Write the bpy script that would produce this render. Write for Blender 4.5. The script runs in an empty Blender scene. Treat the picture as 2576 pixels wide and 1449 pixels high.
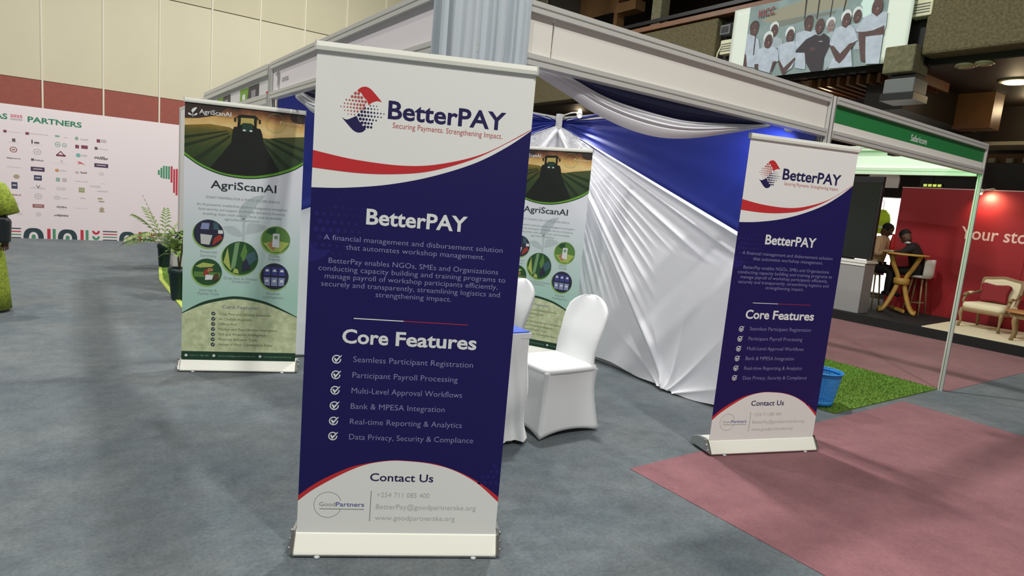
import bpy, bmesh, math, random
from mathutils import Vector, Matrix

scene = bpy.context.scene
COL = scene.collection
random.seed(7)
PI = math.pi

# ------------------------------------------------------------------ camera
CAM_F, CAM_YAW, CAM_PITCH, CAM_ROLL, CAM_H = 1593.42, 0.9489, 0.1409, 0.0885, 1.5658
cam_data = bpy.data.cameras.new('camera')
cam = bpy.data.objects.new('camera', cam_data)
COL.objects.link(cam)
cam_data.sensor_fit = 'HORIZONTAL'
cam_data.sensor_width = 36.0
cam_data.lens = CAM_F / 2576 * 36.0
cam_data.clip_end = 200
_f = Vector((math.cos(CAM_YAW) * math.cos(CAM_PITCH), math.sin(CAM_YAW) * math.cos(CAM_PITCH), -math.sin(CAM_PITCH)))
_r = Vector((math.sin(CAM_YAW), -math.cos(CAM_YAW), 0))
_u = _r.cross(_f)
_r2 = _r * math.cos(CAM_ROLL) + _u * math.sin(CAM_ROLL)
_u2 = -_r * math.sin(CAM_ROLL) + _u * math.cos(CAM_ROLL)
cam.matrix_world = Matrix(((_r2.x, _u2.x, -_f.x, 0), (_r2.y, _u2.y, -_f.y, 0), (_r2.z, _u2.z, -_f.z, CAM_H), (0, 0, 0, 1)))
scene.camera = cam

# ------------------------------------------------------------------ light of the hall
scene.view_settings.view_transform = 'Standard'
scene.view_settings.look = 'None'
scene.view_settings.exposure = -0.55
scene.view_settings.gamma = 1.0
scene.view_settings.use_curve_mapping = False
world = bpy.data.worlds.new('hall_ambience')
scene.world = world
world.use_nodes = True
world.node_tree.nodes['Background'].inputs[0].default_value = (1.0, 0.985, 0.95, 1)
world.node_tree.nodes['Background'].inputs[1].default_value = 0.22

def area_light(name, loc, target, size, power, color=(1, 1, 1)):
    d = bpy.data.lights.new(name, 'AREA')
    d.shape = 'SQUARE'; d.size = size; d.energy = power; d.color = color
    o = bpy.data.objects.new(name, d)
    COL.objects.link(o)
    o.location = loc
    o.rotation_euler = (Vector(target) - Vector(loc)).to_track_quat('-Z', 'Y').to_euler()
    return o

# unseen hall lamps pointing down; back ones added to brighten the wall
for (lx, ly, pw) in ((2.0, -3.1, 900), (-3.5, -1.5, 380), (4.5, 5.3, 720), (-3.8, 4.6, 420), (-1.5, 10.6, 640), (4.6, 12.2, 640)):
    area_light('high_bay_and_fill_lamp', (lx, ly, 8.5), (lx, ly, 0), 0.4, pw, (1.0, 0.985, 0.94))

# ------------------------------------------------------------------ helpers
def lin(c):
    return tuple(((x / 255) / 12.92 if x / 255 <= 0.04045 else ((x / 255 + 0.055) / 1.055) ** 2.4) for x in c)

MATS = {}
def mat(name, rgb, rough=0.6, metal=0.0, var=0.0, vscale=8.0, bump=0.0, bscale=60.0, emit=0.0, coat=0.0, sheen=0.0, trans=0.0, rgb2=None, detail=4.0):
    """rgb in sRGB 0..255; var mixes towards rgb2 (or a darker tone) by noise; bump adds fine relief"""
    if name in MATS: return MATS[name]
    m = bpy.data.materials.new(name); m.use_nodes = True
    nt = m.node_tree; b = nt.nodes['Principled BSDF']
    col = lin(rgb)
    b.inputs['Base Color'].default_value = (*col, 1)
    b.inputs['Roughness'].default_value = rough
    b.inputs['Metallic'].default_value = metal
    if coat: b.inputs['Coat Weight'].default_value = coat
    if sheen: b.inputs['Sheen Weight'].default_value = sheen
    if trans: b.inputs['Transmission Weight'].default_value = trans
    if emit:
        b.inputs['Emission Color'].default_value = (*col, 1)
        b.inputs['Emission Strength'].default_value = emit
    if var or bump:
        tc = nt.nodes.new('ShaderNodeTexCoord')
    if var:
        n = nt.nodes.new('ShaderNodeTexNoise'); n.inputs['Scale'].default_value = vscale; n.inputs['Detail'].default_value = detail
        n.inputs['Roughness'].default_value = 0.6
        r = nt.nodes.new('ShaderNodeValToRGB')
        c2 = lin(rgb2) if rgb2 else tuple(x * (1 - var) for x in col)
        r.color_ramp.elements[0].position = 0.32; r.color_ramp.elements[0].color = (*c2, 1)
        r.color_ramp.elements[1].position = 0.68; r.color_ramp.elements[1].color = (*col, 1)
        nt.links.new(tc.outputs['Object'], n.inputs['Vector'])
        nt.links.new(n.outputs['Fac'], r.inputs['Fac'])
        nt.links.new(r.outputs['Color'], b.inputs['Base Color'])
    if bump:
        n2 = nt.nodes.new('ShaderNodeTexNoise'); n2.inputs['Scale'].default_value = bscale; n2.inputs['Detail'].default_value = 3
        bp = nt.nodes.new('ShaderNodeBump'); bp.inputs['Strength'].default_value = bump; bp.inputs['Distance'].default_value = 0.01
        nt.links.new(tc.outputs['Object'], n2.inputs['Vector'])
        nt.links.new(n2.outputs['Fac'], bp.inputs['Height'])
        nt.links.new(bp.outputs['Normal'], b.inputs['Normal'])
    MATS[name] = m
    return m

def carpet_mat(name, a, bcol, speck):
    m = bpy.data.materials.new(name); m.use_nodes = True
    nt = m.node_tree; b = nt.nodes['Principled BSDF']; b.inputs['Roughness'].default_value = 0.95
    b.inputs['Specular IOR Level'].default_value = 0.15
    b.inputs['Sheen Weight'].default_value = 0.22; b.inputs['Sheen Roughness'].default_value = 0.4
    tc = nt.nodes.new('ShaderNodeTexCoord')
    def noise(sc, det, rgh=0.55):
        n = nt.nodes.new('ShaderNodeTexNoise'); n.inputs['Scale'].default_value = sc; n.inputs['Detail'].default_value = det; n.inputs['Roughness'].default_value = rgh
        nt.links.new(tc.outputs['Object'], n.inputs['Vector']); return n
    n1 = noise(1.1, 6, 0.68); nm = noise(8, 5, 0.7); n2 = noise(52, 4, 0.75); n3 = noise(300, 2)
    r = nt.nodes.new('ShaderNodeValToRGB')
    r.color_ramp.elements[0].position = 0.3; r.color_ramp.elements[0].color = (*lin(a), 1)
    r.color_ramp.elements[1].position = 0.7; r.color_ramp.elements[1].color = (*lin(bcol), 1)
    nt.links.new(n1.outputs['Fac'], r.inputs['Fac'])
    def mul(colsock, fac, lo, hi):
        mr = nt.nodes.new('ShaderNodeMapRange'); mr.inputs['From Min'].default_value = 0.3; mr.inputs['From Max'].default_value = 0.7
        mr.inputs['To Min'].default_value = lo; mr.inputs['To Max'].default_value = hi
        nt.links.new(fac, mr.inputs['Value'])
        mx = nt.nodes.new('ShaderNodeMix'); mx.data_type = 'RGBA'; mx.blend_type = 'MULTIPLY'; mx.inputs['Factor'].default_value = 1
        nt.links.new(colsock, mx.inputs[6]); nt.links.new(mr.outputs['Result'], mx.inputs[7])
        return mx.outputs[2]
    c = mul(r.outputs['Color'], nm.outputs['Fac'], 1 - speck * .8, 1 + speck * .8)
    c = mul(c, n2.outputs['Fac'], 1 - speck, 1 + speck)
    c = mul(c, n3.outputs['Fac'], 1 - speck, 1 + speck)
    nt.links.new(c, b.inputs['Base Color'])
    bp = nt.nodes.new('ShaderNodeBump'); bp.inputs['Strength'].default_value = 0.35; bp.inputs['Distance'].default_value = 0.004
    nt.links.new(n3.outputs['Fac'], bp.inputs['Height']); nt.links.new(bp.outputs['Normal'], b.inputs['Normal'])
    MATS[name] = m
    return m

def gradient_mat(name, stops, axis='Z', lo=0.0, hi=1.0, rough=0.5, noise=0.0, nscale=3.0):
    """a printed colour gradient along one object axis"""
    m = bpy.data.materials.new(name); m.use_nodes = True
    nt = m.node_tree; b = nt.nodes['Principled BSDF']; b.inputs['Roughness'].default_value = rough
    tc = nt.nodes.new('ShaderNodeTexCoord'); sp = nt.nodes.new('ShaderNodeSeparateXYZ')
    nt.links.new(tc.outputs['Object'], sp.inputs[0])
    mr = nt.nodes.new('ShaderNodeMapRange'); mr.inputs['From Min'].default_value = lo; mr.inputs['From Max'].default_value = hi
    nt.links.new(sp.outputs[axis], mr.inputs['Value'])
    fac = mr.outputs['Result']
    if noise:
        n = nt.nodes.new('ShaderNodeTexNoise'); n.inputs['Scale'].default_value = nscale; n.inputs['Detail'].default_value = 4
        nt.links.new(tc.outputs['Object'], n.inputs['Vector'])
        ma = nt.nodes.new('ShaderNodeMath'); ma.operation = 'MULTIPLY_ADD'; ma.inputs[1].default_value = noise
        nt.links.new(n.outputs['Fac'], ma.inputs[0])
        sb = nt.nodes.new('ShaderNodeMath'); sb.operation = 'SUBTRACT'; sb.inputs[1].default_value = noise / 2
        nt.links.new(fac, sb.inputs[0]); nt.links.new(sb.outputs[0], ma.inputs[2])
        fac = ma.outputs[0]
    r = nt.nodes.new('ShaderNodeValToRGB')
    els = r.color_ramp.elements
    els[0].position = stops[0][0]; els[0].color = (*lin(stops[0][1]), 1)
    els[1].position = stops[-1][0]; els[1].color = (*lin(stops[-1][1]), 1)
    for p, c in stops[1:-1]:
        e = els.new(p); e.color = (*lin(c), 1)
    nt.links.new(fac, r.inputs['Fac']); nt.links.new(r.outputs['Color'], b.inputs['Base Color'])
    MATS[name] = m
    return m

def M(n): return MATS[n]

TEXT_CACHE = {}
def text_mesh(s, off=0.0):
    k = (s, round(off, 4))
    if k in TEXT_CACHE: return TEXT_CACHE[k]
    c = bpy.data.curves.new('t', 'FONT'); c.body = s; c.size = 1.0; c.resolution_u = 3; c.offset = off; c.fill_mode = 'FRONT'
    o = bpy.data.objects.new('t', c); COL.objects.link(o)
    dg = bpy.context.evaluated_depsgraph_get()
    me = o.evaluated_get(dg).to_mesh()
    vs = [(v.co.x, v.co.y) for v in me.vertices]; fs = [tuple(p.vertices) for p in me.polygons]
    o.evaluated_get(dg).to_mesh_clear()
    bpy.data.objects.remove(o); bpy.data.curves.remove(c)
    mn = min(v[0] for v in vs); mx = max(v[0] for v in vs)
    vs = [(v[0] - mn, v[1]) for v in vs]
    TEXT_CACHE[k] = (vs, fs, mx - mn)
    return TEXT_CACHE[k]
CAP = 0.729   # cap height of the built-in font at size 1, set below

def smooth_pts(pts, n=8):
    """Catmull-Rom through the points"""
    out = []
    for i in range(len(pts) - 1):
        p0 = pts[max(i - 1, 0)]; p1 = pts[i]; p2 = pts[i + 1]; p3 = pts[min(i + 2, len(pts) - 1)]
        for k in range(n):
            t = k / n
            out.append(tuple(0.5 * (2 * b + (c - a) * t + (2 * a - 5 * b + 4 * c - d) * t * t + (3 * b - a - 3 * c + d) * t ** 3) for a, b, c, d in zip(p0, p1, p2, p3)))
    out.append(tuple(pts[-1]))
    return out

class MB:
    def __init__(s): s.v = []; s.f = []; s.m = []; s.sm = []
    def add(s, vs, fs, mi=0, sm=False):
        o = len(s.v); s.v.extend(tuple(v) for v in vs)
        for f in fs: s.f.append(tuple(i + o for i in f)); s.m.append(mi); s.sm.append(sm)
        return s
    def box(s, x0, x1, y0, y1, z0, z1, mi=0):
        return s.add([(x0, y0, z0), (x1, y0, z0), (x1, y1, z0), (x0, y1, z0), (x0, y0, z1), (x1, y0, z1), (x1, y1, z1), (x0, y1, z1)],
                     [(0, 3, 2, 1), (4, 5, 6, 7), (0, 1, 5, 4), (1, 2, 6, 5), (2, 3, 7, 6), (3, 0, 4, 7)], mi)
    def bar(s, a, b, w, h, mi=0, up=(0, 0, 1)):
        a = Vector(a); b = Vector(b); d = (b - a).normalized(); up = Vector(up)
        if abs(d.dot(up)) > 0.95: up = Vector((1, 0, 0))
        r = d.cross(up).normalized() * w / 2; u = r.cross(d).normalized() * h / 2
        vs = [p + q for p in (a, b) for q in (-r - u, r - u, r + u, -r + u)]
        return s.add(vs, [(0, 1, 2, 3), (7, 6, 5, 4), (0, 4, 5, 1), (1, 5, 6, 2), (2, 6, 7, 3), (3, 7, 4, 0)], mi)
    def tube(s, path, r, n=10, mi=0, sm=True, flat=1.0):
        path = [Vector(p) for p in path]; rs = r if isinstance(r, (list, tuple)) else [r] * len(path)
        vs = []; fs = []; prev = None
        for i, p in enumerate(path):
            d = (path[min(i + 1, len(path) - 1)] - path[max(i - 1, 0)]).normalized()
            if prev is None:
                a = d.cross(Vector((0, 0, 1)));
                if a.length < 1e-3: a = d.cross(Vector((1, 0, 0)))
            else: a = prev - d * prev.dot(d)
            a.normalize(); prev = a; b = d.cross(a)
            for k in range(n):
                t = 2 * PI * k / n; vs.append(p + (a * math.cos(t) + b * math.sin(t) * flat) * rs[i])
        for i in range(len(path) - 1):
            for k in range(n):
                k2 = (k + 1) % n; fs.append((i * n + k, i * n + k2, (i + 1) * n + k2, (i + 1) * n + k))
        fs.append(tuple(range(n - 1, -1, -1))); fs.append(tuple(range((len(path) - 1) * n, len(path) * n)))
        return s.add(vs, fs, mi, sm)
    def lathe(s, prof, n=24, c=(0, 0, 0), sx=1, sy=1, mi=0, sm=True, cap=True):
        vs = []; fs = []
        for r, z in prof:
            for k in range(n):
                t = 2 * PI * k / n; vs.append((c[0] + r * math.cos(t) * sx, c[1] + r * math.sin(t) * sy, c[2] + z))
        for i in range(len(prof) - 1):
            for k in range(n):
                k2 = (k + 1) % n; fs.append((i * n + k, i * n + k2, (i + 1) * n + k2, (i + 1) * n + k))
        if cap: fs.append(tuple(range(n - 1, -1, -1))); fs.append(tuple(range((len(prof) - 1) * n, len(prof) * n)))
        return s.add(vs, fs, mi, sm)
    def ball(s, c, rx, ry=None, rz=None, n=14, mi=0):
        ry = rx if ry is None else ry; rz = rx if rz is None else rz
        prof = [(math.sin(PI * i / 8), -rz * math.cos(PI * i / 8)) for i in range(9)]
        prof[0] = (0.02, prof[0][1]); prof[-1] = (0.02, prof[-1][1])
        return s.lathe(prof, n, c, rx, ry, mi)
    def extrude(s, poly, fn, w0, w1, mi=0):
        """poly of (a, b); fn(a, b, w) -> xyz; closed prism between w0 and w1"""
        n = len(poly)
        vs = [fn(a, b, w0) for a, b in poly] + [fn(a, b, w1) for a, b in poly]
        fs = [tuple(range(n)), tuple(range(2 * n - 1, n - 1, -1))] + [(i, i + n, (i + 1) % n + n, (i + 1) % n) for i in range(n)]
        return s.add(vs, fs, mi)
    def grid(s, fn, nu, nv, mi=0, sm=True):
        vs = [fn(i / nu, j / nv) for j in range(nv + 1) for i in range(nu + 1)]
        fs = [(j * (nu + 1) + i, j * (nu + 1) + i + 1, (j + 1) * (nu + 1) + i + 1, (j + 1) * (nu + 1) + i) for j in range(nv) for i in range(nu)]
        return s.add(vs, fs, mi, sm)
    # ---- flat print; P = (origin, right, up, out) frame, k = layer
    def poly(s, P, pts, k=0, mi=0):
        o, r, u, n = P
        return s.add([o + r * a + u * b + n * (0.0005 * k) for a, b in pts], [tuple(range(len(pts)))], mi)
    def disc(s, P, cx, cy, rx, ry=None, k=0, mi=0, n=24):
        ry = rx if ry is None else ry
        return s.poly(P, [(cx + rx * math.cos(2 * PI * i / n), cy + ry * math.sin(2 * PI * i / n)) for i in range(n)], k, mi)
    def ring(s, P, cx, cy, r, w, k=0, mi=0, a0=0.0, a1=2 * PI, n=32, sy=1.0):
        o, rt, u, nn = P; vs = []
        for i in range(n + 1):
            t = a0 + (a1 - a0) * i / n
            for q in (r, r - w): vs.append(o + rt * (cx + q * math.cos(t)) + u * (cy + q * math.sin(t) * sy) + nn * (0.0005 * k))
        return s.add(vs, [(2 * i, 2 * i + 2, 2 * i + 3, 2 * i + 1) for i in range(n)], mi)
    def rect(s, P, x0, x1, y0, y1, k=0, mi=0): return s.poly(P, [(x0, y0), (x1, y0), (x1, y1), (x0, y1)], k, mi)
    def text(s, P, txt, x0, y0, x1, cap=None, k=0, mi=0, off=0.0):
        vs, fs, w = text_mesh(txt, off)
        sx = (x1 - x0) / w; sy = cap / CAP if cap else sx
        o, r, u, n = P
        return s.add([o + r * (x0 + a * sx) + u * (y0 + b * sy) + n * (0.0005 * k) for a, b in vs], fs, mi)
    def build(s, name, mats, parent=None, bevel=0.0, solid=0.0, sub=0):
        me = bpy.data.meshes.new(name); me.from_pydata([tuple(v) for v in s.v], [], s.f)
        for m in (mats if isinstance(mats, (list, tuple)) else [mats]): me.materials.append(M(m) if isinstance(m, str) else m)
        me.polygons.foreach_set('material_index', s.m)
        me.polygons.foreach_set('use_smooth', s.sm)
        me.update()
        o = bpy.data.objects.new(name, me); COL.objects.link(o)
        if parent: o.parent = parent
        if bevel:
            b = o.modifiers.new('bevel', 'BEVEL'); b.width = bevel; b.segments = 2; b.limit_method = 'ANGLE'; b.angle_limit = 0.7
        if solid:
            b = o.modifiers.new('thick', 'SOLIDIFY'); b.thickness = solid; b.offset = 0
        if sub:
            b = o.modifiers.new('sub', 'SUBSURF'); b.levels = sub; b.render_levels = sub
        return o

def tag(o, label, cat, group=None, kind=None):
    if label: o['label'] = label
    if cat: o['category'] = cat
    if group: o['group'] = group
    if kind: o['kind'] = kind
    return o
def struct(o, label=None): 
    o['kind'] = 'structure'
    if label: o['label'] = label
    return o
def thing(name, label, cat, loc=(0, 0, 0), rz=0.0, group=None):
    o = bpy.data.objects.new(name, None); COL.objects.link(o); o.empty_display_size = 0.1
    o.location = loc; o.rotation_euler = (0, 0, rz)
    return tag(o, label, cat, group)
def copy_tree(o, parent=None):
    c = o.copy(); COL.objects.link(c); c.parent = parent
    for ch in list(o.children): copy_tree(ch, c)
    return c
def frame(o, r, u):
    o, r, u = Vector(o), Vector(r), Vector(u); return (o, r, u, r.cross(u))
BAN = frame((0, 0, 0), (0.001, 0, 0), (0, 0, 0.001))      # banner print frame, millimetres, front = -Y
BAN = (BAN[0], BAN[1], BAN[2], Vector((0, -1, 0)))
_h = text_mesh('H'); CAP = max(v[1] for v in _h[0])

# ------------------------------------------------------------------ materials
carpet_mat('carpet_grey', (80, 90, 97), (108, 113, 114), 0.22)
carpet_mat('carpet_mauve', (120, 80, 86), (142, 98, 102), 0.12)
mat('white_print', (243, 243, 238), 0.55)
mat('navy_print', (21, 13, 88), 0.45)
mat('navy_faint', (34, 27, 108), 0.45)
mat('red_print', (205, 48, 52), 0.45)
mat('navy_ink', (34, 28, 84), 0.45)
mat('tag_red', (196, 96, 92), 0.5)
mat('pale_navy_ink', (150, 148, 190), 0.5)
mat('white_ink', (236, 238, 236), 0.5)
mat('pale_grey_ink', (186, 188, 186), 0.5)
mat('rule_red', (160, 40, 74), 0.5)
mat('partner_blue', (98, 108, 170), 0.5)
mat('grey_ink', (120, 122, 122), 0.5)
mat('stand_white', (240, 240, 228), 0.3, 0.0)
mat('chrome', (210, 210, 206), 0.12, 1.0)
mat('dark_plastic', (30, 30, 32), 0.5)
mat('clear_pad', (200, 205, 205), 0.25)
mat('aluminium', (208, 207, 201), 0.42, 0.1)
mat('aluminium_groove', (120, 120, 120), 0.5, 0.3)
mat('fascia_white', (240, 236, 227), 0.55)
mat('fascia_lilac', (236, 229, 232), 0.55)
mat('panel_white', (224, 222, 220), 0.6)
mat('drape_white', (240, 240, 244), 0.75, sheen=0.2)
mat('drape_blue', (3, 27, 122), 0.6)
mat('drape_navy', (6, 18, 74), 0.65, sheen=0.05)
mat('drape_grey', (196, 205, 211), 0.65, sheen=0.3)
mat('cover_white', (236, 238, 238), 0.6, sheen=0.2)
mat('table_blue', (66, 98, 200), 0.6)
mat('safari_green', (42, 132, 70), 0.5)
mat('bucket_blue', (52, 142, 220), 0.35)
mat('grass', (112, 148, 48), 0.9, var=0.5, vscale=26, bump=0.9, bscale=160, rgb2=(76, 112, 26))
mat('lime_edge', (186, 202, 92), 0.8)
mat('cream_wall', (214, 207, 180), 0.75, var=0.04, vscale=1.2)
mat('cream_wall_dimmed', (204, 197, 168), 0.75, var=0.04, vscale=1.2)  # darker copy of the cream; light falloff up the wall put into colour
mat('batten', (226, 220, 200), 0.6)
mat('brick_red', (160, 88, 76), 0.75, var=0.12, vscale=9, bump=0.3, bscale=60)
mat('hall_grey', (120, 118, 108), 0.8)
mat('backdrop', (226, 214, 216), 0.65)
mat('concrete', (108, 98, 70), 0.95, var=0.55, vscale=26, bump=1.0, bscale=45, rgb2=(74, 68, 48), detail=6)
mat('concrete_pale', (112, 108, 82), 0.95, var=0.4, vscale=18, bump=0.8, bscale=40)
mat('wood_dark', (62, 42, 26), 0.5, var=0.3, vscale=5)
mat('wood_rail', (118, 78, 48), 0.45, var=0.25, vscale=5)
mat('wood_warm', (150, 108, 66), 0.55, var=0.3, vscale=3)
mat('soffit', (34, 24, 16), 0.6, var=0.3, vscale=4)
mat('black', (16, 15, 16), 0.6)
mat('black_metal', (24, 24, 26), 0.4, 0.4)
mat('duct_grey', (92, 96, 96), 0.5)
mat('ac_cream', (206, 204, 170), 0.5)
mat('platform_black', (20, 18, 20), 0.85)
mat('red_wall', (150, 24, 34), 0.5)
mat('wall_letters', (226, 190, 188), 0.5)
mat('rug_cream', (232, 222, 190), 0.95, bump=0.4, bscale=200)
mat('pine_yellow', (196, 150, 72), 0.5, var=0.2, vscale=7)
mat('chair_wood', (150, 122, 86), 0.55, var=0.2, vscale=12)
mat('upholstery', (226, 214, 182), 0.85)
mat('cushion_red', (128, 10, 22), 0.7)
mat('oak_top', (182, 128, 74), 0.5, var=0.2, vscale=9)
mat('screen', (9, 24, 19), 0.2)
mat('counter_grey', (150, 148, 150), 0.5)
mat('counter_white', (232, 230, 226), 0.5)
mat('skin', (92, 60, 46), 0.55)
mat('hair', (20, 16, 15), 0.8)
mat('jacket_beige', (222, 184, 150), 0.8)
mat('suit_dark', (24, 20, 24), 0.8)
mat('shirt_white', (220, 220, 220), 0.7)
mat('lime_fabric', (160, 176, 56), 0.8, var=0.45, vscale=46, rgb2=(96, 112, 26))
mat('leather_black', (20, 26, 28), 0.45)
mat('pot_green', (22, 48, 46), 0.4)
mat('soil', (26, 22, 18), 0.95)
mat('leaf', (128, 152, 82), 0.5, var=0.3, vscale=10)
mat('leaf_pale', (176, 190, 126), 0.5, var=0.3, vscale=10)
mat('stem', (96, 86, 56), 0.7)
mat('lamp_glow', (255, 226, 170), 0.4, emit=14)
mat('lamp_soft', (255, 214, 150), 0.4, emit=6)
mat('lamp_off', (172, 166, 130), 0.4)
mat('light_panel', (255, 250, 240), 0.4, emit=3.2)
mat('exit_green', (200, 220, 90), 0.4, emit=1.2)
mat('vest_lime', (190, 220, 40), 0.7)
mat('red_plastic', (206, 34, 44), 0.4)

# ------------------------------------------------------------------ floor
m = MB().box(-14, 24, -8, 24, -0.05, 0.0)
struct(m.build('floor', 'carpet_grey'), 'grey blue exhibition carpet covering the hall floor')
def carpet(name, x0, x1, y0, y1, label):
    o = MB().box(x0, x1, y0, y1, 0.0, 0.003).build(name, 'carpet_mauve')
    return tag(o, label, 'carpet')
carpet('mauve_carpet', 2.80, 6.42, -4.0, 2.515, 'mauve carpet rectangle in front, under the right roll-up banner')
carpet('mauve_carpet', 7.36, 10.84, 2.50, 12.0, 'mauve aisle carpet between the grass mat and the black platform')

# ------------------------------------------------------------------ hall wall behind the partners backdrop
hall = bpy.data.objects.new('wall_left', None); COL.objects.link(hall); struct(hall, 'cream panelled hall wall with a brick red band')
MB().box(-9, 14, 17.06, 17.3, 0, 9).build('wall_core', 'hall_grey', hall)
seams = [-0.34 + 1.076 * i for i in range(-6, 13)]
pm = {}
for i in range(len(seams) - 1):
    for nm, z0, z1, mt in (('red_panel', 2.2, 3.12, 'brick_red'), ('wall_panel', 3.13, 5.29, 'cream_wall'), ('upper_wall_panel', 5.31, 9.0, 'cream_wall_dimmed')):
        if nm not in pm:
            o = MB().box(0.006, 1.07, 0, 0.05, z0, z1).build(nm, mt, hall); pm[nm] = o
        else:
            o = pm[nm].copy(); COL.objects.link(o)
        o.location = (seams[i], 17.0, 0)
for i, x in enumerate(seams):
    if i == 0:
        bt = MB().box(-0.016, 0.016, -0.02, 0.02, 2.2, 9).build('batten', 'batten', hall); o = bt
    else: o = bt.copy(); COL.objects.link(o)
    o.location = (x, 17.0, 0)

# ------------------------------------------------------------------ partners backdrop
bd = thing('backdrop_wall', 'long white partners backdrop wall printed with rows of logos', 'backdrop', (0, 15.08, 0))
MB().box(-5.0, 2.55, 0, 0.10, 0, 2.45).build('panel', 'backdrop', bd)
BD = (Vector((0, 0, 0)), Vector((0.001, 0, 0)), Vector((0, 0, 0.001)), Vector((0, -1, 0)))
mat('bd_green', (46, 124, 92), 0.6); mat('bd_dark', (40, 62, 68), 0.6); mat('bd_red', (186, 46, 62), 0.6); mat('bd_green2', (72, 140, 104), 0.6)
mat('lg_grey', (186, 178, 180), 0.6); mat('lg_greyl', (204, 196, 198), 0.6); mat('lg_ink', (92, 82, 88), 0.6); mat('lg_wine', (122, 62, 78), 0.6); mat('lg_plum', (74, 52, 80), 0.6)
mat('lg_green', (140, 166, 150), 0.6); mat('lg_teal', (120, 172, 168), 0.6); mat('lg_red', (196, 84, 100), 0.6); mat('lg_navy', (62, 62, 92), 0.6); mat('lg_orange', (190, 146, 96), 0.6); mat('lg_brown', (168, 154, 130), 0.6); mat('lg_olive', (150, 154, 104), 0.6); mat('lg_maroon', (150, 96, 92), 0.6)
m = MB(); m.text(BD, 'PARTNERS', -532, 2172, 298, 94, 1, 0, 0.03)
m.text(BD, 'AS', -1010, 2175, -825, 94, 1, 0, 0.03)
m.build('heading_lettering', 'bd_green', bd)
m = MB(); m.text(BD, '2025', -786, 2226, -606, 46, 1, 0, 0.03); m.rect(BD, -786, -606, 2172, 2208, 1, 1)
m.build('year_mark', ['lg_red', 'lg_grey'], bd)
LOGOS = [(-865,1956,48,48,'wine'),(-723,1957,208,16,'grey'),(-543,1956,52,48,'wine'),(-375,1962,300,28,'grey'),(-88,1964,86,40,'green2'),(45,1954,70,12,'grey'),(215,1960,58,70,'green2'),(341,1953,124,54,'grey'),(567,1955,58,64,'wine'),(654,1960,88,62,'grey'),(-741,1810,48,60,'ink'),(-750,1769,192,10,'grey'),(-472,1815,22,72,'ink'),(-402,1803,76,32,'ink'),(-402,1762,182,12,'grey'),(-84,1810,92,96,'green2o'),(23,1807,76,86,'green2o'),(222,1805,60,68,'greyp'),(340,1809,106,66,'wine2'),(527,1809,46,56,'ink'),(635,1801,184,28,'grey'),(-748,1638,110,104,'redo'),(-396,1638,126,110,'greyo'),(-38,1655,144,84,'winetri'),(-35,1608,150,34,'wine2'),(239,1642,76,80,'teal'),(335,1644,100,48,'grey'),(613,1628,230,72,'inkrow'),(-747,1480,202,28,'ink2'),(-469,1486,46,44,'ink'),(-365,1480,134,30,'ink2'),(-24,1502,30,36,'grey'),(-37,1459,190,12,'grey'),(285,1498,148,72,'redz'),(-742,1317,208,20,'grey'),(-395,1314,210,82,'plum'),(-98,1320,68,62,'orange'),(5,1322,104,38,'grey'),(217,1311,60,46,'grey'),(328,1315,106,46,'ink2'),(613,1483,230,76,'plum2'),(616,1318,84,64,'greyo'),(-713,1148,96,82,'brown'),(-394,1153,120,98,'navy'),(-86,1147,62,74,'lime'),(17,1148,70,74,'grey'),(288,1144,214,30,'grey'),(511,1067,182,46,'grey'),(-745,984,90,124,'navyg'),(-392,988,68,62,'navytri'),(-392,962,234,48,'greyl'),(-33,980,156,72,'greyl'),(290,978,96,94,'olive'),(633,979,184,40,'grey'),(-735,808,172,40,'redl'),(-394,807,116,110,'greyo2'),(-104,803,98,74,'greyo'),(26,795,122,22,'grey'),(311,820,82,20,'grey'),(591,831,90,40,'brown'),(614,776,110,32,'brown'),(-730,645,90,62,'greyl'),(-394,624,176,68,'maroon'),(-33,626,166,40,'ink'),(-33,593,104,12,'grey'),(279,621,216,16,'grey'),(619,625,82,78,'brown'),(619,577,110,30,'brown'),(-677,458,82,34,'greyl'),(-392,466,76,76,'greyo'),(-38,463,226,48,'ink2'),(648,1130,96,16,'greyl')]
KM = dict(wine='lg_wine', grey='lg_grey', green2='lg_green', ink='lg_ink', green2o='lg_green', greyp='lg_wine', wine2='lg_wine', redo='lg_maroon', greyo='lg_grey', winetri='lg_wine', teal='lg_teal', inkrow='lg_ink', ink2='lg_ink', redz='lg_red', plum='lg_plum', plum2='lg_plum', orange='lg_orange', brown='lg_brown', navy='lg_navy', lime='lg_green', navyg='lg_navy', navytri='lg_navy', greyl='lg_greyl', olive='lg_olive', redl='lg_maroon', greyo2='lg_grey', maroon='lg_maroon')
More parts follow.
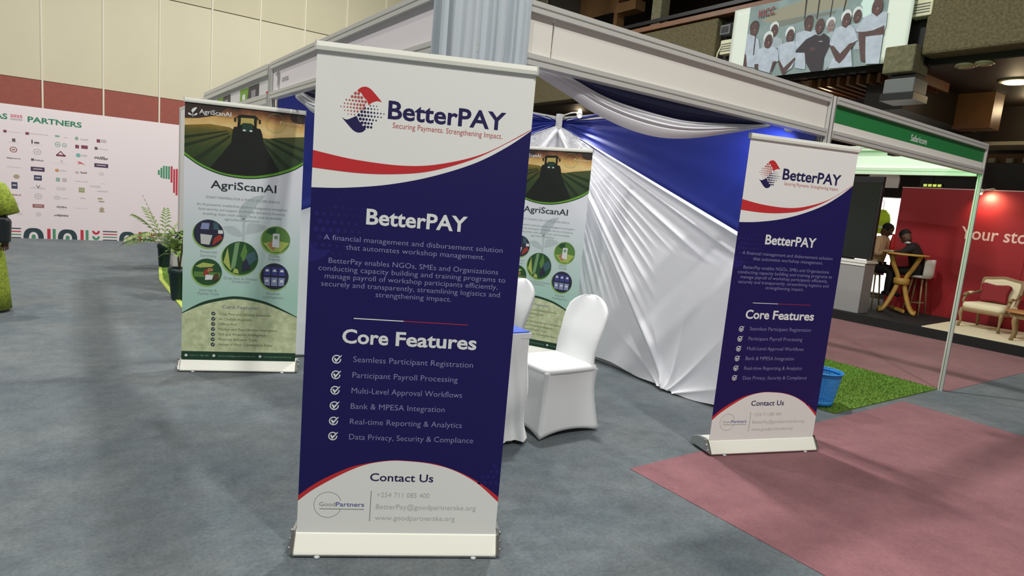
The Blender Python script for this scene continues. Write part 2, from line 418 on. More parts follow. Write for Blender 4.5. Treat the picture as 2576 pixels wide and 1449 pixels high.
for (cx, cz, w, h, k) in LOGOS:
    m = MB(); a, b = w / 2, h / 2
    if k.endswith('o') or k.endswith('o2'):
        m.ring(BD, cx, cz, a, a * 0.28, 1, 0, sy=b / a); m.rect(BD, cx - a * .4, cx + a * .4, cz - b * .25, cz + b * .2, 1)
    elif k.endswith('tri'):
        s_ = -1 if k == 'navytri' else 1
        m.poly(BD, [(cx - a, cz - b * s_), (cx, cz + b * s_), (cx + a, cz - b * s_), (cx + a * .7, cz - b * s_), (cx, cz + b * .35 * s_), (cx - a * .7, cz - b * s_)], 1)
    elif k in ('ink2', 'ink', 'inkrow', 'grey', 'redl', 'greyl') and w > 90:
        n = max(4, int(w / 18)); rr = random.Random(int(cx * 7 + cz))
        for i in range(n):
            x0 = cx - a + w * i / n
            m.rect(BD, x0, x0 + w / n * (0.72 if k != 'greyl' else 0.9), cz - b * rr.uniform(.5, 1), cz + b * rr.uniform(.2, 1), 1)
    elif k == 'redz':
        m.poly(BD, [(cx - a, cz + b), (cx - a * .2, cz + b * .6), (cx + a * .3, cz + b * .1), (cx + a, cz - b), (cx + a * .2, cz - b * .4), (cx - a, cz - b * .7), (cx - a * .4, cz)], 1)
    elif k in ('teal', 'orange', 'brown', 'green2') and w < 120:
        m.disc(BD, cx, cz, a, b, 1)
    else:
        m.rect(BD, cx - a, cx + a, cz - b, cz + b, 1)
        if k in ('navy', 'plum', 'plum2', 'maroon', 'olive', 'navyg'):
            m.rect(BD, cx - a * .65, cx + a * .65, cz - b * .15, cz + b * .3, 2, 1)
    m.build('partner_logo', [KM[k], 'lg_grey'], bd)
for i, (x, z1, z0) in enumerate([(1611,1494,1393),(1657,1543,1341),(1702,1588,1327),(1750,1588,1327),(1797,1588,1320),(1845,1593,1256),(1893,1539,1048),(1940,1548,997),(1987,1539,995),(2035,1500,1080),(2082,1440,1150)]):
    MB().rect(BD, x - 18, x + 18, z0, z1, 1).build('map_bar', 'bd_green2' if i < 5 else 'bd_red', bd)
def arch(x0, x1, h):
    cx = (x0 + x1) / 2; a = (x1 - x0) / 2; m = MB(); n = 20
    out = [(cx + a * math.copysign(abs(math.cos(t)) ** .75, math.cos(t)), 2 + (h - 2) * math.sin(t) ** .8) for t in [PI * i / n for i in range(n + 1)]]
    ia = a * .46
    inn = [(cx + ia * math.cos(t), 2 + (h * .62) * math.sin(t) ** .8) for t in [PI * i / n for i in range(n, -1, -1)]]
    m.poly(BD, out + inn, 1, 0)
    sa = a * .2
    m.poly(BD, [(cx - sa, 2), (cx + sa, 2), (cx + sa, h * .28), (cx + sa * .5, h * .38), (cx - sa * .5, h * .38), (cx - sa, h * .28)], 1, 1)
    m.build('arch_motif', ['bd_dark', 'bd_green2'], bd)
def bars(x):
    MB().rect(BD, x, x + 52, 2, 198, 1).build('bar_motif', 'bd_red', bd); MB().rect(BD, x + 84, x + 132, 2, 198, 1).build('bar_motif', 'bd_green2', bd)
def ushape(x):
    m = MB()
    for base, mi in ((112, 0), (4, 1)):
        n = 12
        out = [(x + 66 + 66 * math.cos(t), base + 78 + 78 * math.sin(t)) for t in [PI + PI * i / n for i in range(n + 1)]]
        inn = [(x + 66 + 26 * math.cos(t), base + 78 + 36 * math.sin(t)) for t in [2 * PI - PI * i / n for i in range(n + 1)]]
        m.poly(BD, out + inn, 1, mi)
    m.build('cup_motif', ['bd_red', 'bd_green2'], bd)
def stripes(x0, x1):
    for i, (z, c) in enumerate(((183, 'bd_dark'), (127, 'bd_red'), (70, 'bd_green2'), (10, 'bd_dark'))):
        MB().rect(BD, x0, x1, z - 11 if z > 20 else 2, z + 11, 1).build('stripe_motif', c, bd)
stripes(-1700, -1460); ushape(-1380); arch(-1180, -860, 200)
stripes(-850, -663); arch(-630, -318, 203); bars(-264); arch(-100, 212, 199); bars(264); ushape(455); stripes(635, 879); arch(912, 1210, 196); bars(1254); ushape(1438); stripes(1612, 1852); arch(1900, 2200, 196)

# ------------------------------------------------------------------ balcony on the right side of the hall
bal = bpy.data.objects.new('wall_balcony', None); COL.objects.link(bal); struct(bal, 'concrete balcony front with dark timber soffit')
MB().box(10.3, 22, -6, 24, 3.98, 4.2).build('soffit', 'soffit', bal)
MB().box(19, 19.3, -6, 24, 0, 4).build('rear_wall', 'wood_dark', bal)
MB().box(10.0, 10.5, -6, 4.50, 4.08, 6.6).build('parapet_block', 'concrete', bal, bevel=0.04)
MB().box(10.0, 10.3, 8.14, 18, 4.03, 5.22).build('parapet_panel', 'concrete', bal, bevel=0.02)
MB().box(10.15, 10.4, 4.5, 8.14, 3.98, 5.15).build('parapet_recess', 'black', bal)
MB().box(9.86, 10.35, 4.51, 4.93, 3.84, 4.22).build('beam_end', 'concrete_pale', bal, bevel=0.02)
MB().box(9.95, 10.15, 4.9, 18, 5.24, 5.33).build('timber_rail', 'wood_rail', bal)
MB().box(10.02, 10.08, 4.5, 18, 5.40, 5.47).build('handrail', 'black_metal', bal)
MB().box(10.05, 10.3, 9.66, 9.92, 5.30, 9).build('column', 'concrete_pale', bal, bevel=0.01)
MB().box(10.05, 10.3, 14.2, 14.5, 5.30, 9).build('column', 'concrete_pale', bal, bevel=0.01)
# gallery behind the rail
MB().box(17.0, 17.3, -6, 24, 4.2, 10).build('gallery_wall', 'wood_dark', bal)
MB().box(10.3, 22, -6, 24, 10.0, 10.2).build('gallery_soffit', 'soffit', bal)
MB().box(14.0, 14.3, 15.25, 17.95, 4.2, 10.0).build('gallery_partition', mat('wood_tan', (196, 150, 102), 0.55, var=.25, vscale=2), bal)
MB().box(13.6, 13.95, 17.95, 18.7, 4.2, 10).build('gallery_column', 'wood_rail', bal)
MB().box(13.8, 14.2, 14.3, 15.1, 7.38, 7.66).build('gallery_beam', 'wood_tan', bal)
MB().box(13.95, 14.02, 15.42, 16.7, 6.4, 7.5).build('opening_shade_slab', 'black', bal)  # black slab painting the darkness of an opening, nothing is cut
MB().box(14.0, 14.1, 18.8, 21.5, 4.2, 10).build('gallery_orange_panel', mat('wood_orange', (240, 178, 104), .5), bal)  # flat bright orange panel at the far end
for k in range(6):
    MB().box(12.6 + .4 * k, 12.9 + .4 * k, 4.0, 14.4, 7.9 - .12 * (k % 2), 8.2).build('gallery_beam', 'wood_dark', bal)
def point_lamp(name, label, loc, power, color):
    t = thing(name, label, 'lamp', loc)
    MB().ball((0, 0, 0), .09).build('globe', 'lamp_soft', t); MB().tube([(0, 0, .08), (0, 0, .5)], .01, 6).build('rod', 'black_metal', t)
    d = bpy.data.lights.new(name + '_bulb', 'POINT'); d.energy = power; d.color = color; d.shadow_soft_size = .12
    o = bpy.data.objects.new(name + '_bulb', d); COL.objects.link(o); o.location = (loc[0] - .0, loc[1], loc[2] - .15)
point_lamp('gallery_fill_lamp', 'unseen warm fill lamp added to brighten the gallery', (11.6, 17.6, 9.2), 260, (1, .72, .42))  # added above the view to brighten the gallery woodwork
# timber slats under the balcony edge, seen above the fascia
sl = None
for k in range(16):
    if sl is None: sl = MB().box(10.35, 11.6, 0, 0.05, 3.84, 3.98).build('slat', 'wood_rail', bal); o = sl
    else: o = sl.copy(); COL.objects.link(o)
    o.location = (0, 4.7 + 0.16 * k, 0)
# inner wall under the balcony and a paler block standing in for a lit patch
MB().box(14.9, 15.2, -6, 5.9, 0, 4).build('inner_wall', 'wood_dark', bal)
MB().box(12.5, 12.9, 4.36, 4.92, 3.40, 3.98).build('lit_patch_block', 'wood_rail', bal)
MB().box(10.6, 13.5, 4.9, 5.5, 3.45, 3.98).build('drop_beam', 'soffit', bal)
MB().box(13.2, 14.0, -2, 5.0, 3.20, 3.26).build('ledge', 'ac_cream', bal)
MB().box(14.0, 14.9, -2, 5.0, 2.92, 3.14).build('gallery_bulkhead', 'wood_warm', bal)
MB().box(14.0, 14.9, -2, 5.0, 3.30, 3.98).build('gallery_bulkhead', 'soffit', bal)
for yy in (4.72, 4.45, 4.2): MB().box(13.9, 14.0, yy - .05, yy + .05, 2.9, 3.05).build('bulkhead_block', 'ac_cream', bal)

def box_thing(name, label, cat, x0, x1, y0, y1, z0, z1, mt, extra):
    t = thing(name, label, cat, ((x0 + x1) / 2, (y0 + y1) / 2, z0))
    a, b, h = (x1 - x0) / 2, (y1 - y0) / 2, z1 - z0
    MB().box(-a, a, -b, b, 0, h).build('body', mt, t, bevel=0.015)
    extra(t, a, b, h)
    return t
def grille(t, a, b, h):
    for k in range(4): MB().box(-a - 0.008, -a, -b * .8, b * .8, h * (.2 + .16 * k), h * (.25 + .16 * k)).build('grille_slat', 'duct_grey', t)
box_thing('wall_unit', 'cream wall unit left of the hanging photo banner', 'unit', 9.98, 10.15, 7.74, 8.0, 4.52, 4.78, 'ac_cream', grille)
box_thing('wall_unit', 'cream wall unit right of the hanging photo banner', 'unit', 9.98, 10.15, 4.44, 4.72, 4.62, 4.86, 'ac_cream', grille)
def duct_bits(t, a, b, h):
    MB().box(-a - .02, a + .02, -b - .02, b + .02, -0.1, 0.0).build('lower_lip', 'black_metal', t)
    MB().box(-a * .6, a * .6, -b * .8, b * .8, h, h + 0.07).build('neck', 'black_metal', t)
box_thing('ceiling_duct', 'grey metal box hung under the concrete beam end', 'duct', 9.88, 10.3, 4.46, 4.88, 3.55, 3.76, 'duct_grey', duct_bits)
box_thing('junction_box', 'dark grey box beside the green concrete panel', 'box', 9.99, 10.15, 7.84, 8.06, 4.88, 5.06, 'duct_grey', lambda t, a, b, h: MB().box(-a - .006, -a, -b * .7, b * .7, h * .2, h * .8).build('lid', 'black_metal', t))
tag(MB().tube([(9.97, 8.05, 4.30), (9.96, 8.02, 4.55), (9.97, 7.96, 4.68)], 0.014).build('cable', 'ac_cream'), 'pale cable running down from the cream wall unit', 'cable')
def downlight(label, x, y, glow, power, r=0.17, mt='lamp_off'):
    t = thing('downlight', label, 'lamp', (x, y, 3.98))
    MB().lathe([(r * 1.15, 0), (r * 1.15, -0.025), (r, -0.03), (r * .9, -0.03)], 24, sm=True).build('rim', 'lamp_off', t)
    MB().lathe([(r * .9, -0.03), (r * .8, -0.045), (r * .3, -0.055)], 24).build('diffuser', mt, t)
    if glow:
        d = bpy.data.lights.new('downlight_bulb', 'POINT'); d.energy = power; d.color = (1.0, 0.78, 0.48); d.shadow_soft_size = 0.1
        o = bpy.data.objects.new('downlight_bulb', d); COL.objects.link(o); o.location = (x, y, 3.80)
downlight('unlit oval downlight nearer the concrete parapet block', 10.42, 4.06, False, 0, 0.12)
downlight('unlit oval downlight in the dark soffit, second from the glowing one', 10.38, 3.82, False, 0, 0.10)
downlight('brightly glowing round downlight at the right edge of the dark soffit', 11.75, 3.86, True, 8, 0.2, 'lamp_glow')
downlight('small glowing warm downlight just above the white fascia beam', 11.0, 6.42, True, 14, 0.09, 'lamp_glow')
downlight('warm fill downlight added under the balcony to brighten the bulkhead', 13.3, 4.1, True, 16, 0.08, 'lamp_soft')  # added lamp, only there to brighten the bulkhead
downlight('tiny glowing downlight far behind the blue drape', 11.2, 13.3, True, 8, 0.09, 'lamp_glow')

# ------------------------------------------------------------------ photo banner hanging on the balcony
PB = (Vector((0, 0, 0)), Vector((0, -0.001, 0)), Vector((0, 0, 0.001)), Vector((-1, 0, 0)))
pb = thing('photo_banner', 'hanging banner with a group photo of kitchen staff in white', 'banner', (9.90, 0, 0))
m = MB()
m.grid(lambda s, t: (0.015 * math.sin(9 * s) * (0.4 + .6 * t) * 0 + 0.0, 7.70 - 3.05 * s, 4.0 + 1.235 * t), 40, 12)
m.build('sheet', mat('banner_sheet', (214, 224, 212), 0.5, bump=0.25, bscale=5), pb, solid=0.004)
mat('ph_bg', (132, 152, 152), 0.6, var=0.3, vscale=3); mat('ph_hood', (140, 138, 118), 0.6); mat('ph_duct', (110, 116, 110), 0.6); mat('ph_glow', (196, 222, 214), 0.6)
mat('ph_white', (176, 188, 202), 0.6, var=0.22, vscale=9); mat('ph_white2', (158, 172, 180), 0.6, var=0.2, vscale=9); mat('ph_cap', (196, 206, 206), 0.6); mat('ph_skin', (84, 60, 58), 0.6, var=0.3, vscale=14); mat('ph_skin2', (128, 112, 112), 0.6); mat('ph_hair', (48, 40, 42), 0.6); mat('ph_navy', (48, 42, 50), 0.6, var=.2, vscale=8); mat('ph_red', (126, 60, 58), 0.6)
PH = ['ph_bg', 'ph_hood', 'ph_duct', 'ph_glow', 'ph_white', 'ph_white2', 'ph_cap', 'ph_skin', 'ph_skin2', 'ph_hair', 'ph_navy', 'ph_red']
PI_ = dict(bg=0, hood=1, duct=2, glow=3, lamp=3, rod=9, white=4, white2=5, cap=6, skin=7, skin2=8, hair=9, dark=9, navy=10)
PHOTO = [
    ('bg',[(7383,5234),(5010,5234),(4999,4001),(6620,4001),(7377,4001)]),
    ('hood',[(7117,4957),(6857,5109),(5672,5240),(5623,4939),(6365,4921),(6819,4873)]),
    ('duct',[(6824,4908),(6488,4908),(5795,4902),(5809,4851),(6112,4855),(6473,4816),(6782,4809)]),
    ('glow',[(5420,5086),(5238,5049),(5215,4722),(5360,4716)]),
    ('lamp',(5321,4924,97,63)),
    ('rod',[(6342,5160),(6311,5154),(6305,4855),(6324,4858)]),
    ('rod',[(6113,5116),(6088,5111),(6088,4818),(6107,4822)]),
    ('rod',[(5885,5072),(5867,5069),(5872,4814),(5889,4817)]),
    ('rod',[(5671,5031),(5648,5027),(5665,4863),(5683,4866)]),
    ('cap',(5449,4806,76,90)),
    ('skin',(5440,4748,62,101)),
    ('white2',[(5521,4650),(5423,4644),(5350,4653),(5274,4507),(5305,4244),(5425,4260)]),
    ('cap',(6850,4817,84,91)),
    ('skin',(6840,4760,69,101)),
    ('white2',[(7046,4604),(6888,4640),(6782,4648),(6667,4585),(6648,4468),(6802,4442),(7043,4498)]),
    ('cap',(5851,4725,76,89)),
    ('skin2',(5842,4669,62,99)),
    ('white2',[(5920,4542),(5834,4583),(5744,4591),(5684,4358),(5731,4085),(5842,3989)]),
    ('hair',(6229,4795,79,106)),
    ('skin',(6221,4749,71,119)),
    ('white',[(6421,4651),(6276,4673),(6172,4635),(6081,4665),(6030,4493),(6201,4363),(6175,4047),(6356,4089),(6417,4391)]),
    ('hair',(7244,4883,91,104)),
    ('skin',(7237,4838,82,116)),
    ('white',[(7371,4783),(7219,4724),(7123,4651),(7055,4405),(7102,4172),(7302,4218),(7372,4518)]),
    ('dark',[(7205,4722),(7183,4719),(7173,4396),(7195,4398)]),
    ('skin',[(7367,4444),(7334,4416),(7287,4216),(7370,4232)]),
    ('cap',(6534,4681,85,99)),
    ('skin',(6524,4619,70,110)),
    ('white',[(6730,4490),(6580,4527),(6427,4528),(6360,4271),(6407,4095),(6549,4019),(6642,4190)]),
    ('skin',[(6384,4263),(6365,4226),(6523,4016),(6574,4010),(6690,4242),(6650,4238),(6564,4112)]),
    ('cap',(6934,4658,93,106)),
    ('skin',(6923,4590,76,119)),
    ('white',[(7083,4491),(6988,4502),(6915,4469),(6812,4502),(6704,4406),(6677,4241),(6764,4204),(6778,4042),(7025,4127),(7155,4238),(7137,4391)]),
    ('skin',[(7134,4241),(7056,4232),(7047,4136),(7130,4169)]),
    ('skin',[(6783,4242),(6717,4246),(6753,4133),(6792,4044),(6814,4058)]),
    ('skin',(6022,4699,75,117)),
    ('navy',[(6079,4577),(5990,4542),(5937,4577),(5832,4497),(5806,4375),(5874,4189),(5878,3993),(6057,3995),(6182,4171),(6219,4320),(6384,4342),(6377,4375),(6227,4522)]),
    ('skin',(6091,4353,49,29)),
    ('white',[(6001,4462),(5930,4457),(5940,4448),(5987,4449)]),
    ('cap',(5607,4775,82,101)),
    ('skin',(5597,4711,68,113)),
    ('white',[(5750,4623),(5663,4641),(5589,4598),(5531,4641),(5455,4577),(5371,4388),(5472,4350),(5394,4004),(5777,4015),(5689,4252),(5816,4398)]),
    ('skin',[(5495,4353),(5395,4370),(5537,4137),(5604,4071),(5668,4121),(5810,4365),(5740,4355),(5617,4221)]),
    ('skin',(5155,4827,78,140)),
    ('white',[(5328,4711),(5210,4751),(5138,4688),(5066,4746),(4994,4734),(4983,4542),(5004,4426),(4995,4000),(5194,4018),(5274,4446),(5426,4531)]),
    ('skin',[(5385,4509),(5272,4497),(5158,4500),(5004,4546),(4992,4414),(5260,4423),(5205,4056),(5277,4074)]),
]
m = MB()
for i, (k, d) in enumerate(PHOTO):
    if isinstance(d, list): m.poly(PB, [(-a, b) for a, b in d], 5 + i, PI_[k])
    else:
        m.disc(PB, -d[0], d[1], d[2], d[3], 5 + i, PI_[k])
        if k.startswith('skin') and d[3] > 80:
            for s_ in (-1, 1): m.disc(PB, -d[0] + s_ * d[2] * .36, d[1] + d[3] * .12, d[2] * .2, d[3] * .07, 5.5 + i, 9, 10)
            m.disc(PB, -d[0], d[1] - d[3] * .48, d[2] * .34, d[3] * .07, 5.5 + i, 11, 10)
            m.disc(PB, -d[0] + d[2] * .1, d[1] - d[3] * .15, d[2] * .16, d[3] * .14, 5.5 + i, 8, 10)
m.build('printed_photo', PH, pb)
m = MB(); m.text((Vector((0, 0, 0)), Vector((0, -0.001, 0.00006)), Vector((0, 0, 0.001)), Vector((-1, 0, 0))), 'KICC', -7175, 5472 - 20, -6870, 110, 70, 0, 0.03)
m.build('sign_lettering', 'ph_red', pb)

# ------------------------------------------------------------------ shell scheme booths
CX, CY, AX, BY, TOP, FD = 1.413, 2.554, 3.043, 3.034, 2.48, 0.288
X1, Y1 = CX + AX, CY + BY
def post(parent, x, y, h=TOP, name='post', z0=0.0):
    m = MB(); r, q = 0.022, 0.009
    # octagonal extrusion with a groove in each face
    prof = []
    for k in range(8):
        t = PI / 8 + k * PI / 4
        prof.append((r / math.cos(PI / 8) * math.cos(t), r / math.cos(PI / 8) * math.sin(t)))
    m.extrude(prof, lambda a, b, w: (x + a, y + b, w), z0, h)
    for dx, dy in ((1, 0), (-1, 0), (0, 1), (0, -1)):
        if dx: m.box(x + dx * r - .001, x + dx * r + .001, y - .004, y + .004, z0, h, 1)
        else: m.box(x - .004, x + .004, y + dy * r - .001, y + dy * r + .001, z0, h, 1)
    return m.build(name, ['aluminium', 'aluminium_groove'], parent)
def beam(parent, a, b, z0, z1, axis, name='beam'):
    """horizontal profile with a groove; axis 'x' runs along x at y=a[1], else along y"""
    m = MB(); h = z1 - z0; w = 0.03
    prof = [(-w, 0), (w, 0), (w, h * .42), (w - .006, h * .45), (w - .006, h * .55), (w, h * .58), (w, h), (-w, h), (-w, h * .58), (-w + .006, h * .55), (-w + .006, h * .45), (-w, h * .42)]
    if axis == 'x': m.extrude(prof, lambda p, q, t: (t, a[1] + p, z0 + q), a[0], b[0])
    else: m.extrude(prof, lambda p, q, t: (a[0] + p, t, z0 + q), a[1], b[1])
    return m.build(name, 'aluminium', parent)
BH = 0.052
def fascia(parent, axis, c, t0, t1, top=TOP, depth=FD, panels=None, mt='fascia_white'):
    """top beam, bottom beam and the recessed panels between two posts"""
    g = 0.024
    if axis == 'x':
        beam(parent, (t0 + g, c), (t1 - g, c), top - BH, top, 'x'); beam(parent, (t0 + g, c), (t1 - g, c), top - depth, top - depth + BH, 'x')
    else:
        beam(parent, (c, t0 + g), (c, t1 - g), top - BH, top, 'y'); beam(parent, (c, t0 + g), (c, t1 - g), top - depth, top - depth + BH, 'y')
    for (p0, p1) in (panels or [(t0 + g, t1 - g)]):
        m = MB()
        if axis == 'x': m.box(p0 + .002, p1 - .002, c - .004, c + .004, top - depth + BH * .9, top - BH * .9)
        else: m.box(c - .004, c + .004, p0 + .002, p1 - .002, top - depth + BH * .9, top - BH * .9)
        m.build('fascia_panel', mt, parent)

booth = thing('exhibition_booth', 'white shell scheme corner booth with plain white fascia and draped inside', 'booth', (0, 0, 0))
for (x, y) in ((CX, CY), (X1, CY), (CX, Y1), (X1, Y1)): post(booth, x, y)
fascia(booth, 'x', CY, CX, X1, panels=[(CX + .024, 1.935), (1.941, X1 - .024)])
fascia(booth, 'y', CX, CY, Y1, mt='fascia_lilac')
for k in range(3):
    y0 = CY + .03 + k * (BY - .06) / 3; y1 = CY + .03 + (k + 1) * (BY - .06) / 3
    MB().box(X1 - .003, X1 + .003, y0 + .004, y1 - .004, 0.02, TOP - .04).build('wall_panel', 'panel_white', booth)
    x0 = CX + .03 + k * (AX - .06) / 3; x1 = CX + .03 + (k + 1) * (AX - .06) / 3
    MB().box(x0 + .004, x1 - .004, Y1 - .003, Y1 + .003, 0.02, TOP - .04).build('wall_panel', 'panel_white', booth)
beam(booth, (X1, CY + .024), (X1, Y1 - .024), TOP - .05, TOP - .0, 'y'); beam(booth, (CX + .024, Y1), (X1 - .024, Y1), TOP - .05, TOP, 'x')
# lettering on the left fascia: seen from outside, reading towards the corner
LF = (Vector((CX - .0045, 0, 0)), Vector((0, -1, 0)), Vector((0, 0, 1)), Vector((-1, 0, 0)))
mat('fascia_red', (190, 40, 60), 0.5); mat('fascia_dark', (60, 58, 62), 0.5); mat('fascia_grey', (150, 148, 152), 0.5)
MB().text(LF, 'G', -2.755, 2.255, -2.70, 0.062, 1, 0, 0.03).build('red_lettering', 'fascia_red', booth)
MB().text(LF, 'A', -3.68, 2.29, -3.61, 0.062, 1, 0, 0.03).build('dark_lettering', 'fascia_dark', booth)
m = MB(); m.text(LF, 'oms', -5.30, 2.305, -5.12, 0.045, 1, 0, 0.02)
m.poly(LF, [(-5.47, 2.385), (-5.40, 2.40), (-5.35, 2.37), (-5.36, 2.30), (-5.39, 2.24), (-5.40, 2.31), (-5.44, 2.27), (-5.43, 2.34)], 1)
m.build('grey_mark', 'fascia_grey', booth)

MB().bar((X1 - .085, Y1 - .085, 2.35), (X1 - .085, Y1 - .085, 2.50), .05, .05).build('corner_cap', 'panel_white', booth)

# neighbouring booth to the left, same shell scheme
b3 = thing('exhibition_booth', 'far white shell scheme booth with green and black logo tiles on its fascia', 'booth', (0, 0, 0))
Y2 = Y1 + 3.03
post(b3, CX - .0, Y2); post(b3, X1, Y2); post(b3, CX, Y1 + .05)
g_ = 0.024
beam(b3, (CX, Y1 + .08), (CX, Y2 - g_), TOP - .085, TOP, 'y'); beam(b3, (CX, Y1 + .08), (CX, Y2 - g_), TOP - FD - .03, TOP - FD + BH, 'y')
MB().box(CX - .004, CX + .004, Y1 + .08, Y2 - g_, TOP - FD + .04, TOP - .08).build('fascia_panel', 'panel_white', b3)
beam(b3, (CX + g_, Y2), (X1 - g_, Y2), TOP - .05, TOP, 'x')
for k in range(3):
    x0 = CX + .03 + k * (AX - .06) / 3; x1 = CX + .03 + (k + 1) * (AX - .06) / 3
    MB().box(x0 + .004, x1 - .004, Y2 - .003, Y2 + .003, 0.02, TOP - .04).build('wall_panel', 'panel_white', b3)
mat('tile_green', (118, 170, 50), 0.5); mat('tile_dark', (60, 58, 66), 0.5)
for y0, y1 in ((6.76, 6.02), (7.9, 7.2)):
    md = y0 - (y0 - y1) * .44
    m = MB()
    m.poly(LF, [(-y0, 2.225), (-md - .03, 2.225), (-md + .03, 2.362), (-y0, 2.362)], 1, 0)
    m.poly(LF, [(-md - .03, 2.225), (-y1, 2.225), (-y1, 2.362), (-md + .03, 2.362)], 1, 1)
    m.rect(LF, -y0 + .1, -y0 + .22, 2.26, 2.31, 2, 2); m.rect(LF, -y1 - .28, -y1 - .12, 2.25, 2.32, 2, 3)
    m.build('logo_tile', ['tile_green', 'tile_dark', 'white_ink', 'fascia_grey'], b3)
MB().rect(LF, -5.78, -5.66, 2.225, 2.27, 1).build('red_mark', 'fascia_red', b3)
# white partition running on beyond it
pt = thing('partition_wall', 'white partition panels behind the potted plants', 'partition', (CX, 0, 0))
for y0 in (8.64, 9.62):
    MB().box(-.01, .01, y0, y0 + .95, 0.02, 2.42).build('panel', 'panel_white', pt)
post(pt, 0, 10.62, 2.44); post(pt, 0, 9.595, 2.44)
MB().box(-.012, .012, 8.64, 10.6, 2.40, 2.44).build('top_rail', 'aluminium', pt)
MB().box(-.016, -.010, 10.0, 10.12, 1.05, 1.35).build('dark_notice', 'fascia_dark', pt)

# green booth on the right
gb = thing('exhibition_booth', 'open shell scheme booth with green and white fascia strip', 'booth', (0, 0, 0))
X2 = 7.33
post(gb, X1 + .048, CY); post(gb, X2, CY); post(gb, X2, Y1)
gf = [(X1 + .048, X2)]
fascia(gb, 'x', CY, X1 + .048, X2)
GF = (Vector((0, CY - .0045, 0)), Vector((1, 0, 0)), Vector((0, 0, 1)), Vector((0, -1, 0)))
MB().rect(GF, X1 + .075, X2 - .026, 2.305, TOP - BH, 1).build('green_strip', 'safari_green', gb)
MB().text(GF, 'Safaricom', 5.75, 2.325, 6.05, 0.05, 2, 0, 0.015).build('white_lettering', 'white_ink', gb)
beam(gb, (X2, CY + g_), (X2, Y1 - g_), TOP - BH, TOP, 'y'); beam(gb, (X2, CY + g_), (X2, Y1 - g_), TOP - FD - .02, TOP - FD + BH, 'y')
MB().box(X2 - .004, X2 + .004, CY + .03, Y1 - .03, TOP - FD + .04, TOP - .04).build('fascia_panel', 'panel_white', gb)
beam(gb, (X1 + .03, Y1), (X2 - .024, Y1), TOP - .05, TOP, 'x')
for k in range(3):
    x0 = X1 + .03 + k * .94; MB().box(x0, x0 + .93, Y1 - .003, Y1 + .003, 0.02, TOP - .04).build('wall_panel', 'panel_white', gb)
# a green flood lamp clipped under the fascia of that booth
fl = thing('flood_lamp', 'small green flood lamp clipped inside the green booth fascia', 'lamp', (5.75, 2.66, 2.20))
MB().box(-.05, .05, -.03, .03, 0, .06).build('housing', 'black_metal', fl); MB().box(-.04, .04, .031, .034, .008, .052).build('lens', mat('green_lens', (90, 255, 120), 0.3, emit=4), fl)
MB().bar((0, -.02, .03), (0, -.09, .03), .012, .012).build('clip', 'black_metal', fl)
d = bpy.data.lights.new('green_flood', 'SPOT'); d.energy = 80; d.color = (0.16, 1.0, 0.22); d.spot_size = 2.9; d.spot_blend = 0.6; d.shadow_soft_size = 0.08
o = bpy.data.objects.new('green_flood', d); COL.objects.link(o); o.location = (5.75, 2.74, 2.2)
o.rotation_euler = (Vector((7.3, 4.2, 2.32)) - Vector(o.location)).to_track_quat('-Z', 'Y').to_euler()

# ------------------------------------------------------------------ booth drapes
AP = (Y1 - .03, 2.44)            # apex on the side wall: (y, z)
def fan_drape(to_world, lo, hi, apex, slope, gather, bottom=True):
    """lower white drape: radiates from the apex; hem gathered at one point. to_world(t, z, out)"""
    at, az = apex
    def fn(u, v):
        t = lo + (hi - lo) * u
        top = az - slope * abs(at - t)
        z0 = 0.015 + 0.012 * math.sin(t * 9.0) + 0.05 * max(0, min(1, abs(t - gather) / 1.2)) ** 1.2 * (1 if t > gather else 0.2)
        z = z0 + (top - z0) * v
        dt, dz = abs(at - t), az - z
        r = math.hypot(dt, dz) + 1e-4; th = math.atan2(dz, dt + 1e-6)
        q = (th - .36) / .5
        reach = 3.2 - 2.2 * q if q < .55 else (1.99 + (q - .55) * 1.4 if q < 1.1 else 2.2)
        fade = min(1, r / .30) * max(0.0, min(1, (reach - r) / .75))
        wv = th * 56 + 1.1 * math.sin(th * 19)
        rid = (1 - abs(math.sin(wv))) ** 1.4 - .35
        d = fade * (0.030 if th < .95 else .016) * rid + fade * .005 * math.sin(th * 150)
        d += 0.022 * math.exp(-((th - .372) / .022) ** 2)
        # gathers that shoot up from the floor pin
        gx, gz = t - gather, z + 0.02
        gr = math.hypot(gx, gz) + 1e-4; gth = math.atan2(gz, gx)
        gf_ = math.exp(-gr / .38) * min(1, gr / .05)
        d += gf_ * 0.05 * ((1 - abs(math.sin(gth * 5.5 + .4))) ** 1.5 - .3)
        # one long tension fold between the pin and the apex
        ax_, az_ = at - gather, az
        L = math.hypot(ax_, az_); nx, nz = -az_ / L, ax_ / L
        s = abs((t - gather) * nx + z * nz)
        d += 0.045 * math.exp(-(s / .035) ** 2) * min(1, gr / .1)
        out = 0.05 + d + 0.10 * math.exp(-z / .12) * max(0, 1 - gr / .5) + 0.02 * (1 - v)
        return to_world(t, z, out)
    return fn
def upper_drape(to_world, lo, hi, apex, slope, topz):
    at, az = apex
    def fn(u, v):
        t = lo + (hi - lo) * u
        z0 = az - slope * abs(at - t) - 0.05
        z = z0 + (topz - .055 * math.exp(-abs(at - t) / .12) - z0) * v
        dt, dz = abs(at - t), az + .02 - z
        r = math.hypot(dt, dz) + 1e-4; th = math.atan2(dz, dt + 1e-6)
        d = 0.014 * min(1, r / .3) * max(.0, 1 - r / 1.7) * math.sin(th * 46 + math.sin(th * 21)) + .004 * math.sin(th * 60) * min(1, r / .3) * max(.25, 1 - r / 2.5) + .010 * math.exp(-((z - z0 - .06) / .05) ** 2)
        return to_world(t, z, 0.028 + d)
    return fn
side = lambda t, z, o: (X1 - .004 - o, t, z)
back = lambda t, z, o: (t, Y1 - .004 - o, z)
